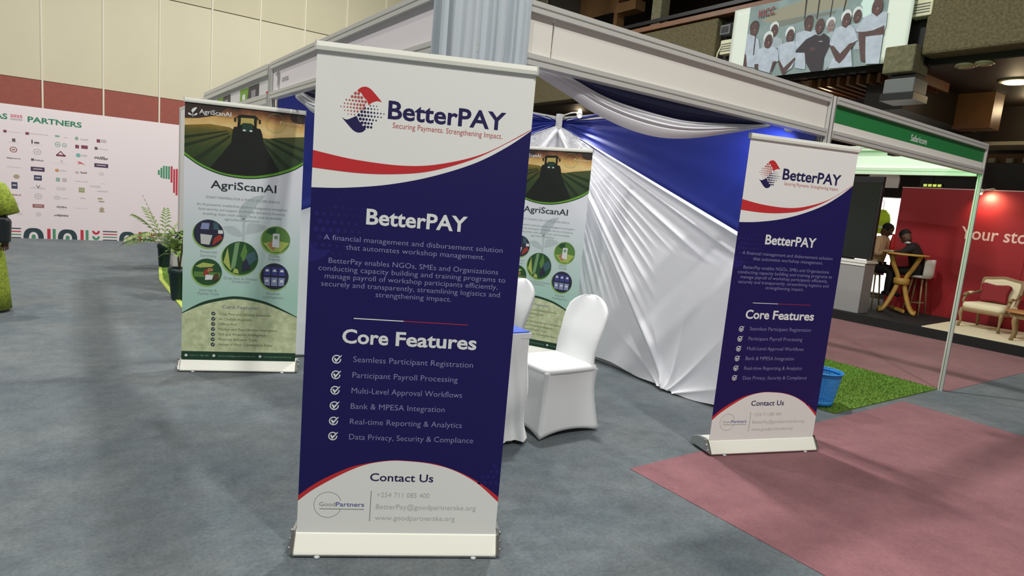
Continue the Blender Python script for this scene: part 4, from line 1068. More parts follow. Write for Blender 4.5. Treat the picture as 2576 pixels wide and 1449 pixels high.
    pic(-250, 790, 105, 'p_dgreen', [('p_green', [(-.9, .0), (-.9, -.4), (.9, -.4), (.9, .0)]), ('p_lime', [(-.8, .4), (-.3, .7), (.5, .6), (.3, .4), (-.5, .3)]), ('p_red', [(-.3, -.25), (-.15, .2), (.1, .2), (.1, -.3)]), ('p_skin', [(.0, .0), (.4, .1), (.4, .3), (.05, .3)]), ('p_white', [(-.15, -.6), (.35, -.55), (.4, -.2), (-.1, -.2)]), ('p_brown', [(.4, -.7), (.8, -.5), (.75, -.05), (.5, -.1)])])
    it = []
    for i in range(3):
        for j in range(2):
            x0 = -.75 + i * .52; z0 = .08 - j * .78; w = .44
            it.append(('p_lblue' if j else 'p_blue', [(x0, z0 - .02), (x0 + w, z0 - .02), (x0 + w, z0 + .62), (x0, z0 + .62)]))
            it.append(('p_white', [(x0 + .08, z0 + .28), (x0 + .36, z0 + .28), (x0 + .3, z0 + .46), (x0 + .14, z0 + .44)]))
    pic(243, 781, 106, 'p_navy', it)
    a2 = smooth_pts([(-425, 462), (-283, 550), (-132, 594), (-18, 607), (139, 584), (259, 542), (425, 458)]); a2i = smooth_pts([(-425, 455), (-282, 527), (-132, 571), (-17, 585), (140, 563), (260, 523), (425, 452)])
    MB().poly(P, a2 + [(425, 300), (-425, 300)], 2).build('dark_arc', 'agri_forest', S)
    MB().poly(P, a2i + [(425, 150), (-425, 150)], 3).build('leafy_panel', 'agri_low', S)
    MB().text(P, 'Core Features', -138, 506, 130, 27, 4).build('section_lettering', 'agri_violet', S)
    ck = None
    for i in range(7):
        if ck is None:
            m = MB(); m.disc(P, 0, 0, 15, k=4, n=20); m.poly(P, [(-7, 1), (-4, 4), (-1, -1), (9, 9), (11, 7), (-1, -7)], 5, 1)
            ck = m.build('check_mark', ['agri_ink', 'p_white'], S); o = ck
        else: o = ck.copy(); COL.objects.link(o)
        o.location = (-.200, 0, (462 - 41.6 * i) * .001)
    m = MB()
    for i, (s, x1) in enumerate((('Crop Pest and Disease Detection', 227), ('AI Chatbot Assistant', 82), ('Offline-first', -27), ('Market and Post-Harvest Intelligence', 279), ('Soil and Weather Intelligence', 189), ('Financial Inclusion Tools', 130), ('Access in Poor Connectivity Areas', 244))): MB().text(P, s, -159, 452 - 41 * i, x1, 20, 4).build('list_lettering', 'agri_list', S)
    MB().rect(P, -425, 425, 81, 155, 4).build('contact_strip', 'agri_forest', S)
    for x in (-391, -190, 154): MB().disc(P, x, 122, 11, k=5, n=16).build('contact_icon', 'p_white', S)
    for s, x0, x1 in (('+254 711 085 400', -369, -228), ('AgriScanAI@goodpartnerske.org', -159, 115), ('www.goodpartnerske.org', 178, 393)): MB().text(P, s, x0, 115, x1, 13, 5).build('contact_lettering', 'foot_ink', S)
    return t
A1 = make_agri('agriculture banner with a tractor photo, left of the front blue banner', (1.1409, 5.2472, 0), -.36)
A2 = copy_tree(A1); A2.location = (3.92, 5.01, 0); A2.rotation_euler.z = -1.04
A2['label'] = 'agriculture banner with a tractor photo inside the booth behind the chairs'

# ------------------------------------------------------------------ grass mat and blue basket
gm = thing('grass_mat', 'artificial grass mat laid in the green booth', 'mat', (0, 0, 0))
MB().box(5.32, 7.34, 2.585, 5.55, 0.0, .010).build('turf', 'grass', gm)
me = bpy.data.meshes.new('blades'); vs = []; fs = []; rr = random.Random(5)
for i in range(14000):
    x = rr.uniform(5.325, 7.335); y = rr.uniform(2.585, 4.6); a = rr.uniform(0, 6.28); h = rr.uniform(.012, .026); w = .004
    lx, ly = rr.uniform(-.012, .012), rr.uniform(-.012, .012); n = len(vs)
    vs += [(x - w * math.cos(a), y - w * math.sin(a), .008), (x + w * math.cos(a), y + w * math.sin(a), .008), (x + lx, y + ly, .008 + h)]; fs.append((n, n + 1, n + 2))
me.from_pydata(vs, [], fs); me.materials.append(M('grass'))
o = bpy.data.objects.new('blades', me); COL.objects.link(o); o.parent = gm; o['kind'] = 'stuff'

bk = thing('waste_basket', 'blue perforated plastic waste basket beside the grass mat', 'basket', (5.42, 2.80, 0.012))
RB, RT, HB = .118, .165, .30
def wall_pt(a, z, off=0): 
    r = RB + (RT - RB) * (z / HB) + off; return (r * math.cos(a), r * math.sin(a), z)
m = MB(); NA, NR = 44, 11; z0, z1 = .05, .265
for (za, zb) in ((.004, z0), (z1, HB)):
    for i in range(NA): m.add([wall_pt(2 * PI * i / NA, za), wall_pt(2 * PI * (i + 1) / NA, za), wall_pt(2 * PI * (i + 1) / NA, zb), wall_pt(2 * PI * i / NA, zb)], [(0, 1, 2, 3)], 0, True)
for j in range(NR):
    for i in range(NA):
        a0, a1 = 2 * PI * i / NA, 2 * PI * (i + 1) / NA; b0, b1 = z0 + (z1 - z0) * j / NR, z0 + (z1 - z0) * (j + 1) / NR
        da, db = (a1 - a0) * .24, (b1 - b0) * .24
        O = [wall_pt(a0, b0), wall_pt(a1, b0), wall_pt(a1, b1), wall_pt(a0, b1)]; I = [wall_pt(a0 + da, b0 + db), wall_pt(a1 - da, b0 + db), wall_pt(a1 - da, b1 - db), wall_pt(a0 + da, b1 - db)]
        m.add(O + I, [(0, 1, 5, 4), (1, 2, 6, 5), (2, 3, 7, 6), (3, 0, 4, 7)], 0, True)
m.build('perforated_wall', 'bucket_blue', bk, solid=.003)
MB().lathe([(RB, .004), (RB, .010), (.01, .012)], 44).build('bottom', 'bucket_blue', bk)
m = MB(); m.tube([((RT + .004) * math.cos(2 * PI * i / 44), (RT + .004) * math.sin(2 * PI * i / 44), HB) for i in range(45)], .007, 8); m.build('rim', 'bucket_blue', bk)
tag(MB().tube([(4.36, 2.40, .012), (4.40, 2.37, .05), (4.44, 2.36, .10), (4.43, 2.37, .15), (4.38, 2.40, .17), (4.33, 2.42, .165)], .012, 8).build('strap_loop', 'dark_plastic'), 'dark strap loop peeking out behind the right blue banner', 'strap')

# ------------------------------------------------------------------ red booth on its platform
pl = thing('platform', 'low black carpeted platform in front of the red wall', 'platform', (0, 0, 0))
MB().box(10.86, 14.86, -3, 9.5, 0, .148).build('deck', 'platform_black', pl, bevel=.006)
MB().box(10.845, 10.862, -3, 9.5, 0.0, .14).build('skirting', 'platform_black', pl)
rw = thing('red_wall', 'red display wall with pale lettering behind the armchair', 'wall', (12.7, 0, 0))
for k, (y0, y1) in enumerate(((3.6, 5.62), (1.55, 3.595), (-.5, 1.545))):
    MB().box(0, .08, y0, y1, .15, 2.385).build('panel', 'red_wall', rw)
MB().box(-.004, .084, -.5, 5.625, 2.385, 2.40).build('top_edge', 'wall_letters', rw)
RW = (Vector((0, 0, 0)), Vector((0, -1, 0)), Vector((0, 0, 1)), Vector((-1, 0, 0)))
vs_, fs_, w_ = text_mesh('Your story', .012); wst = text_mesh('Your sto', .012)[2]
W_ = .95 * w_ / wst
MB().text(RW, 'Your story', -4.56, 1.555, -4.56 + W_, .205, 2, 0, .012).build('lettering', 'wall_letters', rw)
for yy, lab in ((4.30, 'white arm spotlight on top of the red wall by the green post'), (2.2, 'white arm spotlight on top of the red wall farther right')):
    t = thing('arm_spotlight', lab, 'lamp', (12.74, yy, 2.40))
    MB().tube([(0, -.12, 0), (-.05, -.10, .02), (-.22, 0, -.02)], .008, 8).build('arm', 'stand_white', t)
    MB().lathe([(.015, -.02), (.055, -.01), (.06, .03), (.03, .05)], 16, (-.24, .02, -.05)).build('head', 'stand_white', t)
    MB().ball((-.225, .01, -.075), .025).build('bulb', 'lamp_glow', t)
    d = bpy.data.lights.new('arm_spotlight_bulb', 'SPOT'); d.energy = 42; d.color = (1, .80, .45); d.spot_size = 2.4; d.spot_blend = 1.0; d.shadow_soft_size = .03
    o = bpy.data.objects.new('arm_spotlight_bulb', d); COL.objects.link(o); o.location = (12.50, yy - .02, 2.30)
    o.rotation_euler = (Vector((12.7, yy - .1, 2.1)) - Vector(o.location)).to_track_quat('-Z', 'Y').to_euler()
rg = MB(); rg.extrude([(10.88, 4.20), (10.88, .5), (12.55, .5), (12.55, 4.32)], lambda a, b, w: (a, b, w), .148, .158)
tag(rg.build('rug', 'rug_cream'), 'cream rug under the armchair on the platform', 'rug')

# armchair: carved wood frame, cream upholstery
ac = thing('armchair', 'carved wooden armchair with cream upholstery and red back cushion', 'armchair', (12.02, 3.72, .164), -.10)
def leg(nm, pts, rs): MB().tube(pts, rs, 10).build(nm, 'chair_wood', ac)
for s in (-1, 1):
    leg('leg', [(-.25, s * .27, .30), (-.27, s * .285, .22), (-.25, s * .27, .10), (-.275, s * .285, .0)], [.032, .030, .018, .024])
    leg('leg', [(.24, s * .25, .30), (.26, s * .255, .15), (.31, s * .27, .0)], [.030, .022, .020])
    leg('arm_support', [(-.16, s * .29, .32), (-.18, s * .315, .42), (-.12, s * .31, .50)], [.020, .018, .022])
    MB().tube([(-.17, s * .315, .50), (-.10, s * .315, .525), (.10, s * .30, .54), (.25, s * .265, .57)], [.030, .026, .020, .022], 10).build('armrest', 'chair_wood', ac)
    MB().tube([(-.08, s * .31, .535), (.06, s * .302, .55)], [.028, .026], 10, flat=.7).build('arm_pad', 'upholstery', ac)
m = MB(); rs = []
for hx, hy, z in ((.27, .27, .30), (.285, .29, .32), (.285, .29, .36), (.27, .275, .395), (.20, .20, .41)): rs.append([(x, y, z) for x, y in rrect(hx, hy, .07)])
n = len(rs[0]); m.add([p for r in rs for p in r], [(j * n + i, j * n + (i + 1) % n, (j + 1) * n + (i + 1) % n, (j + 1) * n + i) for j in range(len(rs) - 1) for i in range(n)] + [tuple(range((len(rs) - 1) * n, len(rs) * n))], 0, True)
m.build('seat', 'upholstery', ac)
m = MB(); rs = []
for hx, hy, z in ((.28, .285, .25), (.295, .30, .27), (.295, .30, .305), (.27, .27, .315)): rs.append([(x, y, z) for x, y in rrect(hx, hy, .07)])
m.add([p for r in rs for p in r], [(j * n + i, j * n + (i + 1) % n, (j + 1) * n + (i + 1) % n, (j + 1) * n + i) for j in range(len(rs) - 1) for i in range(n)], 0, True)
m.build('seat_rail', 'chair_wood', ac)
out = smooth_pts([(-.265, .36), (-.285, .55), (-.30, .72), (-.285, .80), (-.20, .815), (-.08, .835), (0, .845), (.08, .835), (.20, .815), (.285, .80), (.30, .72), (.285, .55), (.265, .36)], 4)
inn = [(a * .86, .36 + (b - .36) * .91) for a, b in out]
bx = lambda a, b, w: (.225 + (b - .36) * .16 + w, a, b)
MB().extrude(out + inn[::-1], bx, -.025, .03).build('back_frame', 'chair_wood', ac, bevel=.008)
MB().extrude(inn, bx, -.045, .02).build('back_pad', 'upholstery', ac, bevel=.015)
cu = tag(MB().extrude(smooth_pts([(-.20, -.15), (0, -.135), (.20, -.15), (.185, 0), (.20, .15), (0, .135), (-.20, .15), (-.185, 0), (-.20, -.15)], 3)[:-1], lambda a, b, w: (w, a, b), -.05, .05).build('cushion', 'cushion_red', None, bevel=.03), 'dark red cushion leaning on the armchair back', 'cushion')
cu.location = (12.175, 3.74, .158 + .57); cu.rotation_euler = (0, .16, -.10)
st = thing('side_table', 'low wooden table in front of the armchair', 'table', (11.42, 3.02, .160))
MB().lathe([(.01, .40), (.30, .40), (.315, .412), (.30, .425), (.01, .425)], 28).build('table_top', 'oak_top', st)
MB().lathe([(.24, .32), (.25, .33), (.25, .395), (.24, .40)], 28).build('apron', 'chair_wood', st)
for k in range(4):
    a = PI / 4 + k * PI / 2 + .2; c_, s_ = math.cos(a), math.sin(a)
    MB().tube([(.22 * c_, .22 * s_, .38), (.245 * c_, .245 * s_, .28), (.21 * c_, .21 * s_, .12), (.24 * c_, .24 * s_, 0)], [.035, .032, .022, .028], 10).build('leg', 'chair_wood', st)

# high round table with crossed bentwood legs
ht = thing('high_table', 'tall round yellow wood table on crossed curved legs', 'table', (12.0, 5.07, .166))
MB().lathe([(.01, 1.015), (.35, 1.015), (.36, 1.03), (.35, 1.045), (.01, 1.045)], 32).build('table_top', 'pine_yellow', ht)
for k in range(4):
    a = .4 + PI / 2 + (.5, -.5, PI + .5, PI - .5)[k]; c_, s_ = math.cos(a), math.sin(a)
    pts = [(r * c_, r * s_, z) for r, z in smooth_pts([(.25, 1.015), (.17, .82), (.085, .66), (.06, .55), (.075, .45), (.13, .28), (.20, .12), (.27, .03), (.32, .022)], 3)]
    MB().tube(pts, .046, 8, flat=.8).build('leg', 'pine_yellow', ht)
MB().lathe([(.11, .50), (.125, .51), (.125, .60), (.11, .61)], 20).build('waist_band', 'pine_yellow', ht)
MB().bar((-.2, -.2, .06), (.2, .2, .06), .03, .05).build('stretcher', 'pine_yellow', ht)

def stool(label, loc, rz, back):
    t = thing('bar_stool', label, 'stool', loc, rz, 'white and wood bar stools')
    MB().lathe([(.02, .66), (.17, .66), (.185, .68), (.18, .70), (.02, .705)], 24).build('seat', 'counter_white', t)
    for k in range(4):
        a = PI / 4 + k * PI / 2; c_, s_ = math.cos(a), math.sin(a)
        MB().tube([(.11 * c_, .11 * s_, .66), (.19 * c_, .19 * s_, 0)], [.016, .013], 8).build('leg', 'chair_wood', t)
    for k in range(4):
        a = PI / 4 + k * PI / 2; b = a + PI / 2; q = .165
        MB().tube([(q * math.cos(a), q * math.sin(a), .22), (q * math.cos(b), q * math.sin(b), .22)], .008, 6).build('footrest', 'chair_wood', t)
    if back:
        m = MB(); m.grid(lambda u, v: (.19 * math.cos(-1.0 + 2.0 * u), .19 * math.sin(-1.0 + 2.0 * u), .69 + .30 * v), 12, 4); m.build('backrest', 'counter_white', t, solid=.02)
    return t
S1 = stool('bar stool under the seated person in beige', (12.12, 5.62, .148), PI / 2, False)
S2 = stool('bar stool with curved back under the seated person in black', (12.32, 4.92, .148), -PI / 2, True)

def skin_body(name, joints, edges, mt, parent=None, sub=2, root=0):
    me = bpy.data.meshes.new(name); bm = bmesh.new(); lay = bm.verts.layers.skin.verify(); V = {}
    for k, (co, r) in joints.items():
        v = bm.verts.new(co); v[lay].radius = (r, r) if not isinstance(r, tuple) else r; V[k] = v
    for a, b in edges: bm.edges.new((V[a], V[b]))
    first = list(joints)[root]; V[first][lay].use_root = True
    bm.to_mesh(me); bm.free(); me.materials.append(M(mt))
    o = bpy.data.objects.new(name, me); COL.objects.link(o)
    if parent: o.parent = parent
    s = o.modifiers.new('skin', 'SKIN'); s.use_smooth_shade = True
    b = o.modifiers.new('sub', 'SUBSURF'); b.levels = sub; b.render_levels = sub
    return o
def head(parent, c, tilt, face, hair=True, r=.095):
    """head with a face: local front = -Y, turned by face (z angle) and bowed by tilt"""
    h = bpy.data.objects.new('head', None)
    m = MB()
    prof = [(.02, -.125), (.045, -.115), (.066, -.085), (.076, -.04), (.080, .0), (.080, .04), (.070, .08), (.045, .108), (.01, .118)]
    m.lathe(prof, 20, (0, 0, 0), 1.0, 1.18, 0)
    m.ball((0, -.100, -.02), .014, .020, .026, 10)                      # nose
    m.ball((0, -.085, -.066), .026, .012, .008, 10, 1)                  # mouth
    for s in (-1, 1):
        m.ball((s * .031, -.083, .010), .013, .009, .008, 10, 2); m.ball((s * .031, -.091, .010), .006, .003, .006, 8, 3)
        m.ball((s * .082, .005, -.01), .010, .022, .034, 10)            # ear
    o = m.build('head', ['skin', 'red_lip', 'shirt_white', 'hair'], parent)
    if hair:
        k = MB(); k.lathe([(.086, .01), (.088, .04), (.078, .085), (.05, .115), (.01, .125)], 20, (0, .012, 0), 1.0, 1.14)
        ho = k.build('hair', 'hair', parent); ho.location = c; ho.rotation_euler = (tilt, 0, face)
    o.location = c; o.rotation_euler = (tilt, 0, face)
    bpy.data.objects.remove(h)
    return o
mat('red_lip', (96, 48, 44), .5)
def hand(parent, w, d, side, mt='skin', n=5):
    """palm and five fingers; w wrist, d pointing direction"""
    w = Vector(w); d = Vector(d).normalized(); up = Vector((0, 0, 1))
    if abs(d.dot(up)) > .9: up = Vector((0, 1, 0))
    x = d.cross(up).normalized() * side; nrm = x.cross(d).normalized()
    m = MB(); m.tube([w, w + d * .04, w + d * .085], [.022, .030, .028], 10, flat=.5)
    for i, (o_, L) in enumerate(((-.026, .058), (-.009, .070), (.009, .066), (.025, .052))):
        b = w + d * .08 + x * o_; k1 = b + d * L * .5 + nrm * -.004; k2 = b + d * L * .85 - nrm * .018
        m.tube([b, k1, k2], [.0085, .008, .006], 8)
    m.tube([w + d * .03 - x * .022, w + d * .06 - x * .048, w + d * .085 - x * .05 - nrm * .012], [.010, .009, .007], 8)
    return m.build('hand', mt, parent)

# seated person in black, bowed over the table
pa = thing('person', 'person in black suit bowed over the tall yellow table', 'person', (12.30, 4.93, 0))
J = dict(pelvis=((0, 0, .92), .13), belly=((-.02, .05, 1.06), .135), chest=((-.06, .13, 1.24), .15), neck=((-.09, .20, 1.38), .06), nk2=((-.10, .235, 1.42), .055),
         shl=((-.24, .10, 1.32), .075), ell=((-.34, .22, 1.20), .052), wrl=((-.22, .34, 1.215), .036), shr=((.12, .18, 1.32), .075), elr=((.10, .36, 1.21), .052), wrr=((-.04, .42, 1.22), .036),
         hl=((-.10, .02, .90), .10), kl=((-.22, .34, .90), .075), al=((-.26, .36, .50), .045), fl=((-.26, .46, .45), .035), hr=((.10, .04, .90), .10), kr=((.0, .40, .88), .075), ar=((-.04, .34, .52), .045), fr=((-.05, .45, .47), .035))
E_ = [('pelvis', 'belly'), ('belly', 'chest'), ('chest', 'neck'), ('neck', 'nk2'), ('chest', 'shl'), ('shl', 'ell'), ('ell', 'wrl'), ('chest', 'shr'), ('shr', 'elr'), ('elr', 'wrr'), ('pelvis', 'hl'), ('hl', 'kl'), ('kl', 'al'), ('al', 'fl'), ('pelvis', 'hr'), ('hr', 'kr'), ('kr', 'ar'), ('ar', 'fr')]
skin_body('body', J, E_, 'suit_dark', pa)
head(pa, (-.10, .285, 1.50), .75, PI - .3, True)
MB().tube([(-.12, .17, 1.385), (-.15, .215, 1.40), (-.13, .26, 1.385)], .022, 8).build('collar', 'shirt_white', pa)
hand(pa, (-.22, .34, 1.215), (.6, .7, .0), 1); hand(pa, (-.04, .42, 1.22), (-.8, .4, 0), -1)
# seated person in a beige jacket
pb2 = thing('person', 'person in beige jacket seated with back turned beside the dark display', 'person', (12.12, 5.62, 0))
J = dict(pelvis=((0, 0, .92), .135), belly=((0, -.02, 1.08), .14), chest=((.0, -.05, 1.30), .155), neck=((0, -.08, 1.46), .06), nk2=((0, -.09, 1.50), .055),
         shl=((-.17, -.05, 1.40), .075), ell=((-.24, -.10, 1.14), .058), wrl=((-.20, -.30, 1.22), .042), shr=((.17, -.05, 1.40), .075), elr=((.24, -.12, 1.16), .058), wrr=((.14, -.34, 1.22), .042))
E2 = [('pelvis', 'belly'), ('belly', 'chest'), ('chest', 'neck'), ('neck', 'nk2'), ('chest', 'shl'), ('shl', 'ell'), ('ell', 'wrl'), ('chest', 'shr'), ('shr', 'elr'), ('elr', 'wrr')]
skin_body('body', J, E2, 'jacket_beige', pb2)
J = dict(pelvis=((0, 0, .90), .125), hl=((-.10, -.03, .89), .10), kl=((-.14, -.36, .88), .075), al=((-.13, -.33, .48), .045), fl=((-.13, -.45, .43), .035), hr=((.10, -.03, .89), .10), kr=((.14, -.36, .88), .075), ar=((.13, -.33, .48), .045), fr=((.13, -.45, .43), .035))
skin_body('trousers', J, [('pelvis', 'hl'), ('hl', 'kl'), ('kl', 'al'), ('al', 'fl'), ('pelvis', 'hr'), ('hr', 'kr'), ('kr', 'ar'), ('ar', 'fr')], 'suit_dark', pb2)
m = MB(); m.lathe([(.165, .78), (.17, .86), (.15, 1.0), (.145, 1.1)], 20, (0, .0, 0), 1.0, .9, cap=False); m.build('jacket_hem', 'jacket_beige', pb2, solid=.01)
head(pb2, (0, -.12, 1.585), .5, 0, True)
hand(pb2, (-.20, -.30, 1.22), (.5, -.8, 0), 1); hand(pb2, (.14, -.34, 1.22), (-.5, -.8, 0), -1)
rb = thing('red_bottle', 'red bottle with white base on the tall table edge', 'bottle', (11.94, 5.30, 1.212))
MB().lathe([(.040, .03), (.042, .10), (.035, .20), (.022, .26), (.020, .31), (.005, .315)], 18).build('bottle_body', 'red_plastic', rb); MB().lathe([(.048, 0), (.050, .03), (.01, .032)], 18).build('foot', 'counter_white', rb)

# counter and tall dark display
ct = thing('counter', 'small white counter with grey side panel on the platform', 'counter', (11.15, 5.50, .148))
MB().box(-.16, .18, -.26, .30, 0, .85).build('body', 'counter_grey', ct)
MB().box(-.19, .20, -.29, .40, .85, .885).build('top', 'counter_white', ct)
MB().box(-.185, -.16, .24, .36, 0, .85).build('frame_stile', 'counter_white', ct); MB().box(-.175, -.16, -.26, .24, .80, .85).build('frame_rail', 'counter_white', ct)
tag(MB().box(11.3, 11.34, 5.84, 6.6, .148, .95).build('low_screen', 'red_wall'), 'low red panel beside the white counter', 'panel')
dp = thing('display_screen', 'tall dark glossy display standing on the white counter', 'screen', (11.25, 5.80, 1.035), -.12)
MB().box(-.03, .03, -.56, .50, .02, 1.42).build('bezel', 'black', dp, bevel=.008)
MB().box(-.034, -.030, -.52, .46, .06, 1.30).build('glass', 'screen', dp)
MB().box(-.036, -.030, -.56, .50, 1.30, 1.32).build('bezel_line', 'black_metal', dp)
MB().box(-.06, .08, -.2, .2, 0, .02).build('foot', 'black_metal', dp)

# bright panel behind and things in front of it
lp = thing('light_box', 'bright white light box glowing behind the seated people', 'light box', (14.1, 6.55, .148))
MB().box(-.02, .06, -.34, .55, .10, 2.12).build('frame', 'counter_white', lp); MB().box(-.025, -.02, -.32, .53, .12, 2.10).build('diffuser', 'light_panel', lp)
MB().box(-.01, .06, -.34, .55, 0, .10).build('plinth', 'black', lp)
vt = thing('hanging_vest', 'lime green vest hanging in front of the bright light box', 'vest', (13.95, 6.48, 1.50))
MB().extrude([(-.14, 0), (.10, 0), (.12, .30), (.10, .42), (.04, .50), (-.05, .50), (-.14, .40), (-.17, .28)], lambda a, b, w: (w, a, b), -.05, .05).build('fabric', 'vest_lime', vt, bevel=.02)
MB().extrude([(-.155, .12), (.115, .12), (.117, .16), (-.16, .16)], lambda a, b, w: (w, a, b), -.053, .053).build('reflective_band', 'counter_white', vt)
MB().tube([(0, 0, .50), (0, 0, .66), (0, .04, .70)], .006, 6).build('hook', 'black_metal', vt)
ex = thing('exit_sign', 'small lit green sign above the red wall', 'sign', (13.2, 5.33, 2.44))
MB().box(-.02, .02, -.17, .17, 0, .07).build('case', 'black', ex)
for k in range(4): MB().box(-.024, -.02, -.15 + k * .08, -.09 + k * .08, .012, .058).build('lit_cell', 'exit_green', ex)
MB().tube([(0, 0, .07), (0, 0, 1.005)], .006, 6).build('rod', 'black_metal', ex)
bb = thing('dark_gap_box', 'black box standing in for the dark background behind the green fascia', 'box', (13.6, 4.9, 2.42))  # added black mass for the dark space above the red wall
MB().box(-.2, .2, -.9, .75, 0, .5).build('case', 'black', bb, bevel=.01); MB().tube([(0, 0, .5), (0, 0, .775)], .01, 6).build('rod', 'black_metal', bb)
wp = tag(MB().extrude(smooth_pts([(-.3, 0), (-.3, .2), (-.2, .3), (0, .33), (.2, .3), (.3, .2), (.3, 0)], 3), lambda a, b, w: (w, a, b), 0, .04).build('sign_board', 'counter_white', None, bevel=.006), 'rounded white panel above the display screen', 'panel')
wp.location = (13.4, 6.32, 2.42)

# ------------------------------------------------------------------ plants on a lime edged grass strip
gs = thing('grass_mat', 'grass strip with lime edge under the two potted plants', 'mat', (0, 0, 0))
MB().extrude([(1.13, 7.5), (1.395, 7.5), (1.395, 11.3), (1.255, 11.3), (1.13, 9.95)], lambda a, b, w: (a, b, w), 0, .012).build('turf', 'grass', gs)
MB().extrude([(1.08, 7.5), (1.13, 7.5), (1.13, 9.95), (1.255, 11.3), (1.215, 11.3), (1.08, 9.95)], lambda a, b, w: (a, b, w), 0, .016).build('edge_band', 'lime_edge', gs)
def pot(t, r0, r1, h):
    MB().lathe([(r0, 0), (r0 * 1.03, .02), (r1 * .95, h * .82), (r1, h * .83), (r1 * 1.04, h * .84), (r1 * 1.04, h), (r1 * .94, h), (r1 * .9, h * .9)], 24, cap=False).build('pot', 'pot_green', t)
    MB().lathe([(r1 * .92, h * .88), (r1 * .5, h * .92), (.005, h * .93)], 24, cap=False).build('soil', 'soil', t)
    MB().lathe([(.005, .004), (r0, .004)], 24, cap=False).build('pot_base', 'pot_green', t)
def frond(t, base, ang, L, rise, droop, mt):
    m = MB(); pts = []
    for i in range(11):
        s = i / 10; d = L * s; z = rise * s - droop * s * s
        pts.append(Vector((base[0] + d * math.cos(ang), base[1] + d * math.sin(ang), base[2] + z)))
    m.tube(pts, [.006 * (1 - .8 * i / 10) for i in range(11)], 6)
    sd = Vector((-math.sin(ang), math.cos(ang), 0))
    for i in range(2, 11):
        for s in (-1, 1):
            p = pts[i]; fw = (pts[i] - pts[i - 1]).normalized(); l = .26 * L / .5 * (1 - abs(i - 5.5) / 9)
            tip = p + fw * l * .75 + sd * s * l * .62 - Vector((0, 0, l * .35)); mid = p + (tip - p) * .45 + Vector((0, 0, .015)); w = fw * .017
            m.add([p - w * .4, p + w * .4, mid + w, tip, mid - w], [(0, 1, 2, 3, 4)])
    m.build('frond', mt, t)
p1 = thing('potted_palm', 'potted palm with feathery fronds, farther from the camera', 'plant', (1.285, 11.22, 0.013))
pot(p1, .075, .10, .36); rr = random.Random(11)
for k, (a, L, ri, dr) in enumerate(((3.35, .50, .55, .42), (2.9, .40, .75, .30), (3.9, .42, .60, .40), (2.3, .35, .80, .25), (4.6, .40, .55, .35), (5.4, .35, .60, .35), (.4, .3, .75, .3), (1.4, .3, .80, .25), (3.1, .28, .85, .12), (3.6, .55, .38, .30), (2.6, .45, .45, .35))):
    frond(p1, (0, 0, .33), a, L, ri, dr, 'leaf' if k % 2 else 'leaf_pale')
pn = thing('plinth', 'low white plinth behind the palm pot', 'plinth', (1.55, 11.45, 0))
MB().box(-.14, .25, -.1, .2, 0, .40).build('body', 'panel_white', pn, bevel=.006); MB().box(-.145, .255, -.105, .205, .40, .415).build('top', 'counter_white', pn)
p2 = thing('potted_shrub', 'leafy shrub in a dark green pot beside the left banner', 'plant', (1.125, 8.42, 0.017))
pot(p2, .085, .12, .37); rr = random.Random(4)
lf_me = MB(); lf_me.grid(lambda u, v: ((u - .5) * .085 * math.sin(PI * min(1, max(.02, v)) ** .8), .16 * v, .03 * math.sin(PI * v) + .02 * abs(u - .5)), 4, 6)
proto = None
for k in range(4):
    a = k * 1.57 + .4; MB().tube([(0, 0, .33), (.02 * math.cos(a), .02 * math.sin(a), .5), (.06 * math.cos(a), .06 * math.sin(a), .72)], [.008, .007, .005], 6).build('stem', 'stem', p2)
for k in range(46):
    if proto is None: proto = lf_me.build('leaf', 'leaf', p2, solid=.002); o = proto
    else: o = proto.copy(); COL.objects.link(o)
    a = rr.uniform(0, 2 * PI); rad = rr.uniform(.01, .10); o.location = (rad * math.cos(a) - .03, rad * math.sin(a), rr.uniform(.52, .80))
    o.rotation_euler = (rr.uniform(-.4, .9), rr.uniform(-.4, .4), a - PI / 2); s = rr.uniform(.7, 1.15); o.scale = (s, s, s)

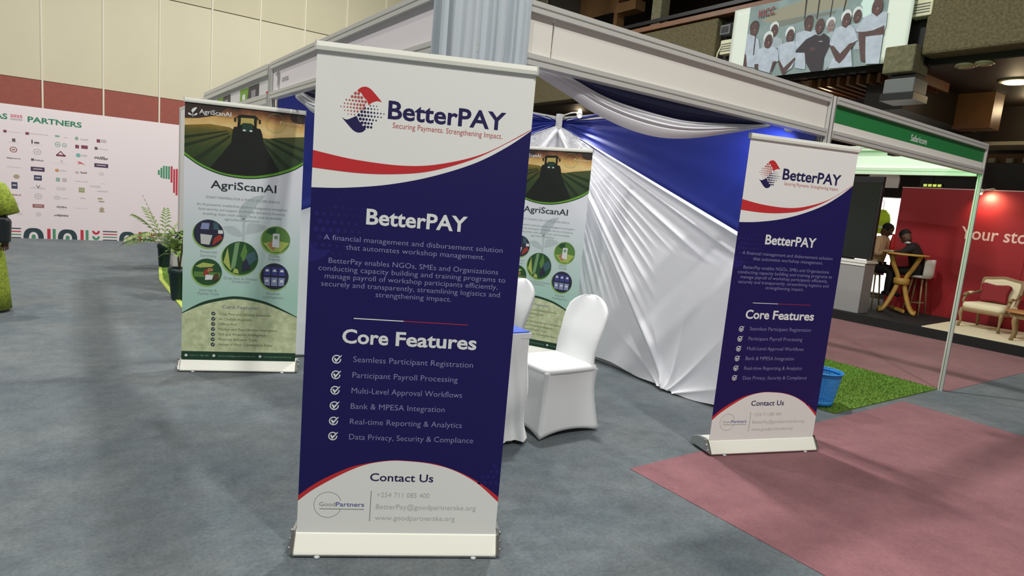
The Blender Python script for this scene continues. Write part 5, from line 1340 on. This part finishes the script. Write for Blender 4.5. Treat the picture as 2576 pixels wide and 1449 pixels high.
# ------------------------------------------------------------------ woman at the left edge
pw = thing('person', 'person in a lime green dress standing at the left edge', 'person', (-.74, 8.02, 0), -.15)
J = dict(pelvis=((0, 0, .82), .13), belly=((0, 0, .98), .125), chest=((0, 0, 1.14), .135), neck=((0, 0, 1.30), .055), nk2=((0, 0, 1.37), .052),
         shr=((.16, 0, 1.22), .065), elr=((.25, -.02, .98), .048), wrr=((.28, -.06, .755), .032), shl=((-.16, 0, 1.22), .065), ell=((-.25, 0, .98), .048), wrl=((-.27, -.06, .76), .032),
         hl=((-.09, 0, .78), .095), kl=((-.09, -.01, .43), .06), al=((-.09, .02, .07), .036), fl=((-.09, -.11, .03), .03), hr=((.09, 0, .78), .095), kr=((.09, -.01, .43), .06), ar=((.09, .02, .07), .036), fr=((.09, -.11, .03), .03))
E_ = [('pelvis', 'belly'), ('belly', 'chest'), ('chest', 'neck'), ('neck', 'nk2'), ('chest', 'shl'), ('shl', 'ell'), ('ell', 'wrl'), ('chest', 'shr'), ('shr', 'elr'), ('elr', 'wrr'), ('pelvis', 'hl'), ('hl', 'kl'), ('kl', 'al'), ('al', 'fl'), ('pelvis', 'hr'), ('hr', 'kr'), ('kr', 'ar'), ('ar', 'fr')]
skin_body('body', J, E_, 'skin', pw)
head(pw, (0, -.02, 1.47), 0.05, 0, True)
hand(pw, (.28, -.06, .755), (.0, -.15, -1), 1); hand(pw, (-.27, -.06, .76), (0, -.15, -1), -1)
m = MB(); m.lathe([(.305, .03), (.29, .25), (.26, .55), (.215, .78), (.185, .94), (.185, 1.05), (.20, 1.18), (.15, 1.28), (.075, 1.31)], 36, (0, 0, 0), 1, .72, cap=False); m.build('dress', 'lime_fabric', pw, solid=.006)
m = MB()
for s in (1, -1): m.tube([(s * .13, 0, 1.235), (s * .19, 0, 1.20), (s * .245, -.005, 1.08), (s * .285, -.015, .965)], [.09, .112, .115, .110], 18)
m.build('sleeves', 'lime_fabric', pw)
hb = thing('handbag', 'black handbag hanging on the arm of the person in lime', 'bag', (-.52, 7.88, .70), -.15)
MB().extrude([(-.13, 0), (.09, 0), (.10, .22), (.07, .25), (-.11, .25), (-.14, .22)], lambda a, b, w: (a, w, b), -.05, .05).build('bag_body', 'leather_black', hb, bevel=.02)
MB().tube([(-.08, 0, .25), (-.04, 0, .34), (.02, 0, .34), (.06, 0, .25)], .008, 8).build('strap', 'leather_black', hb)
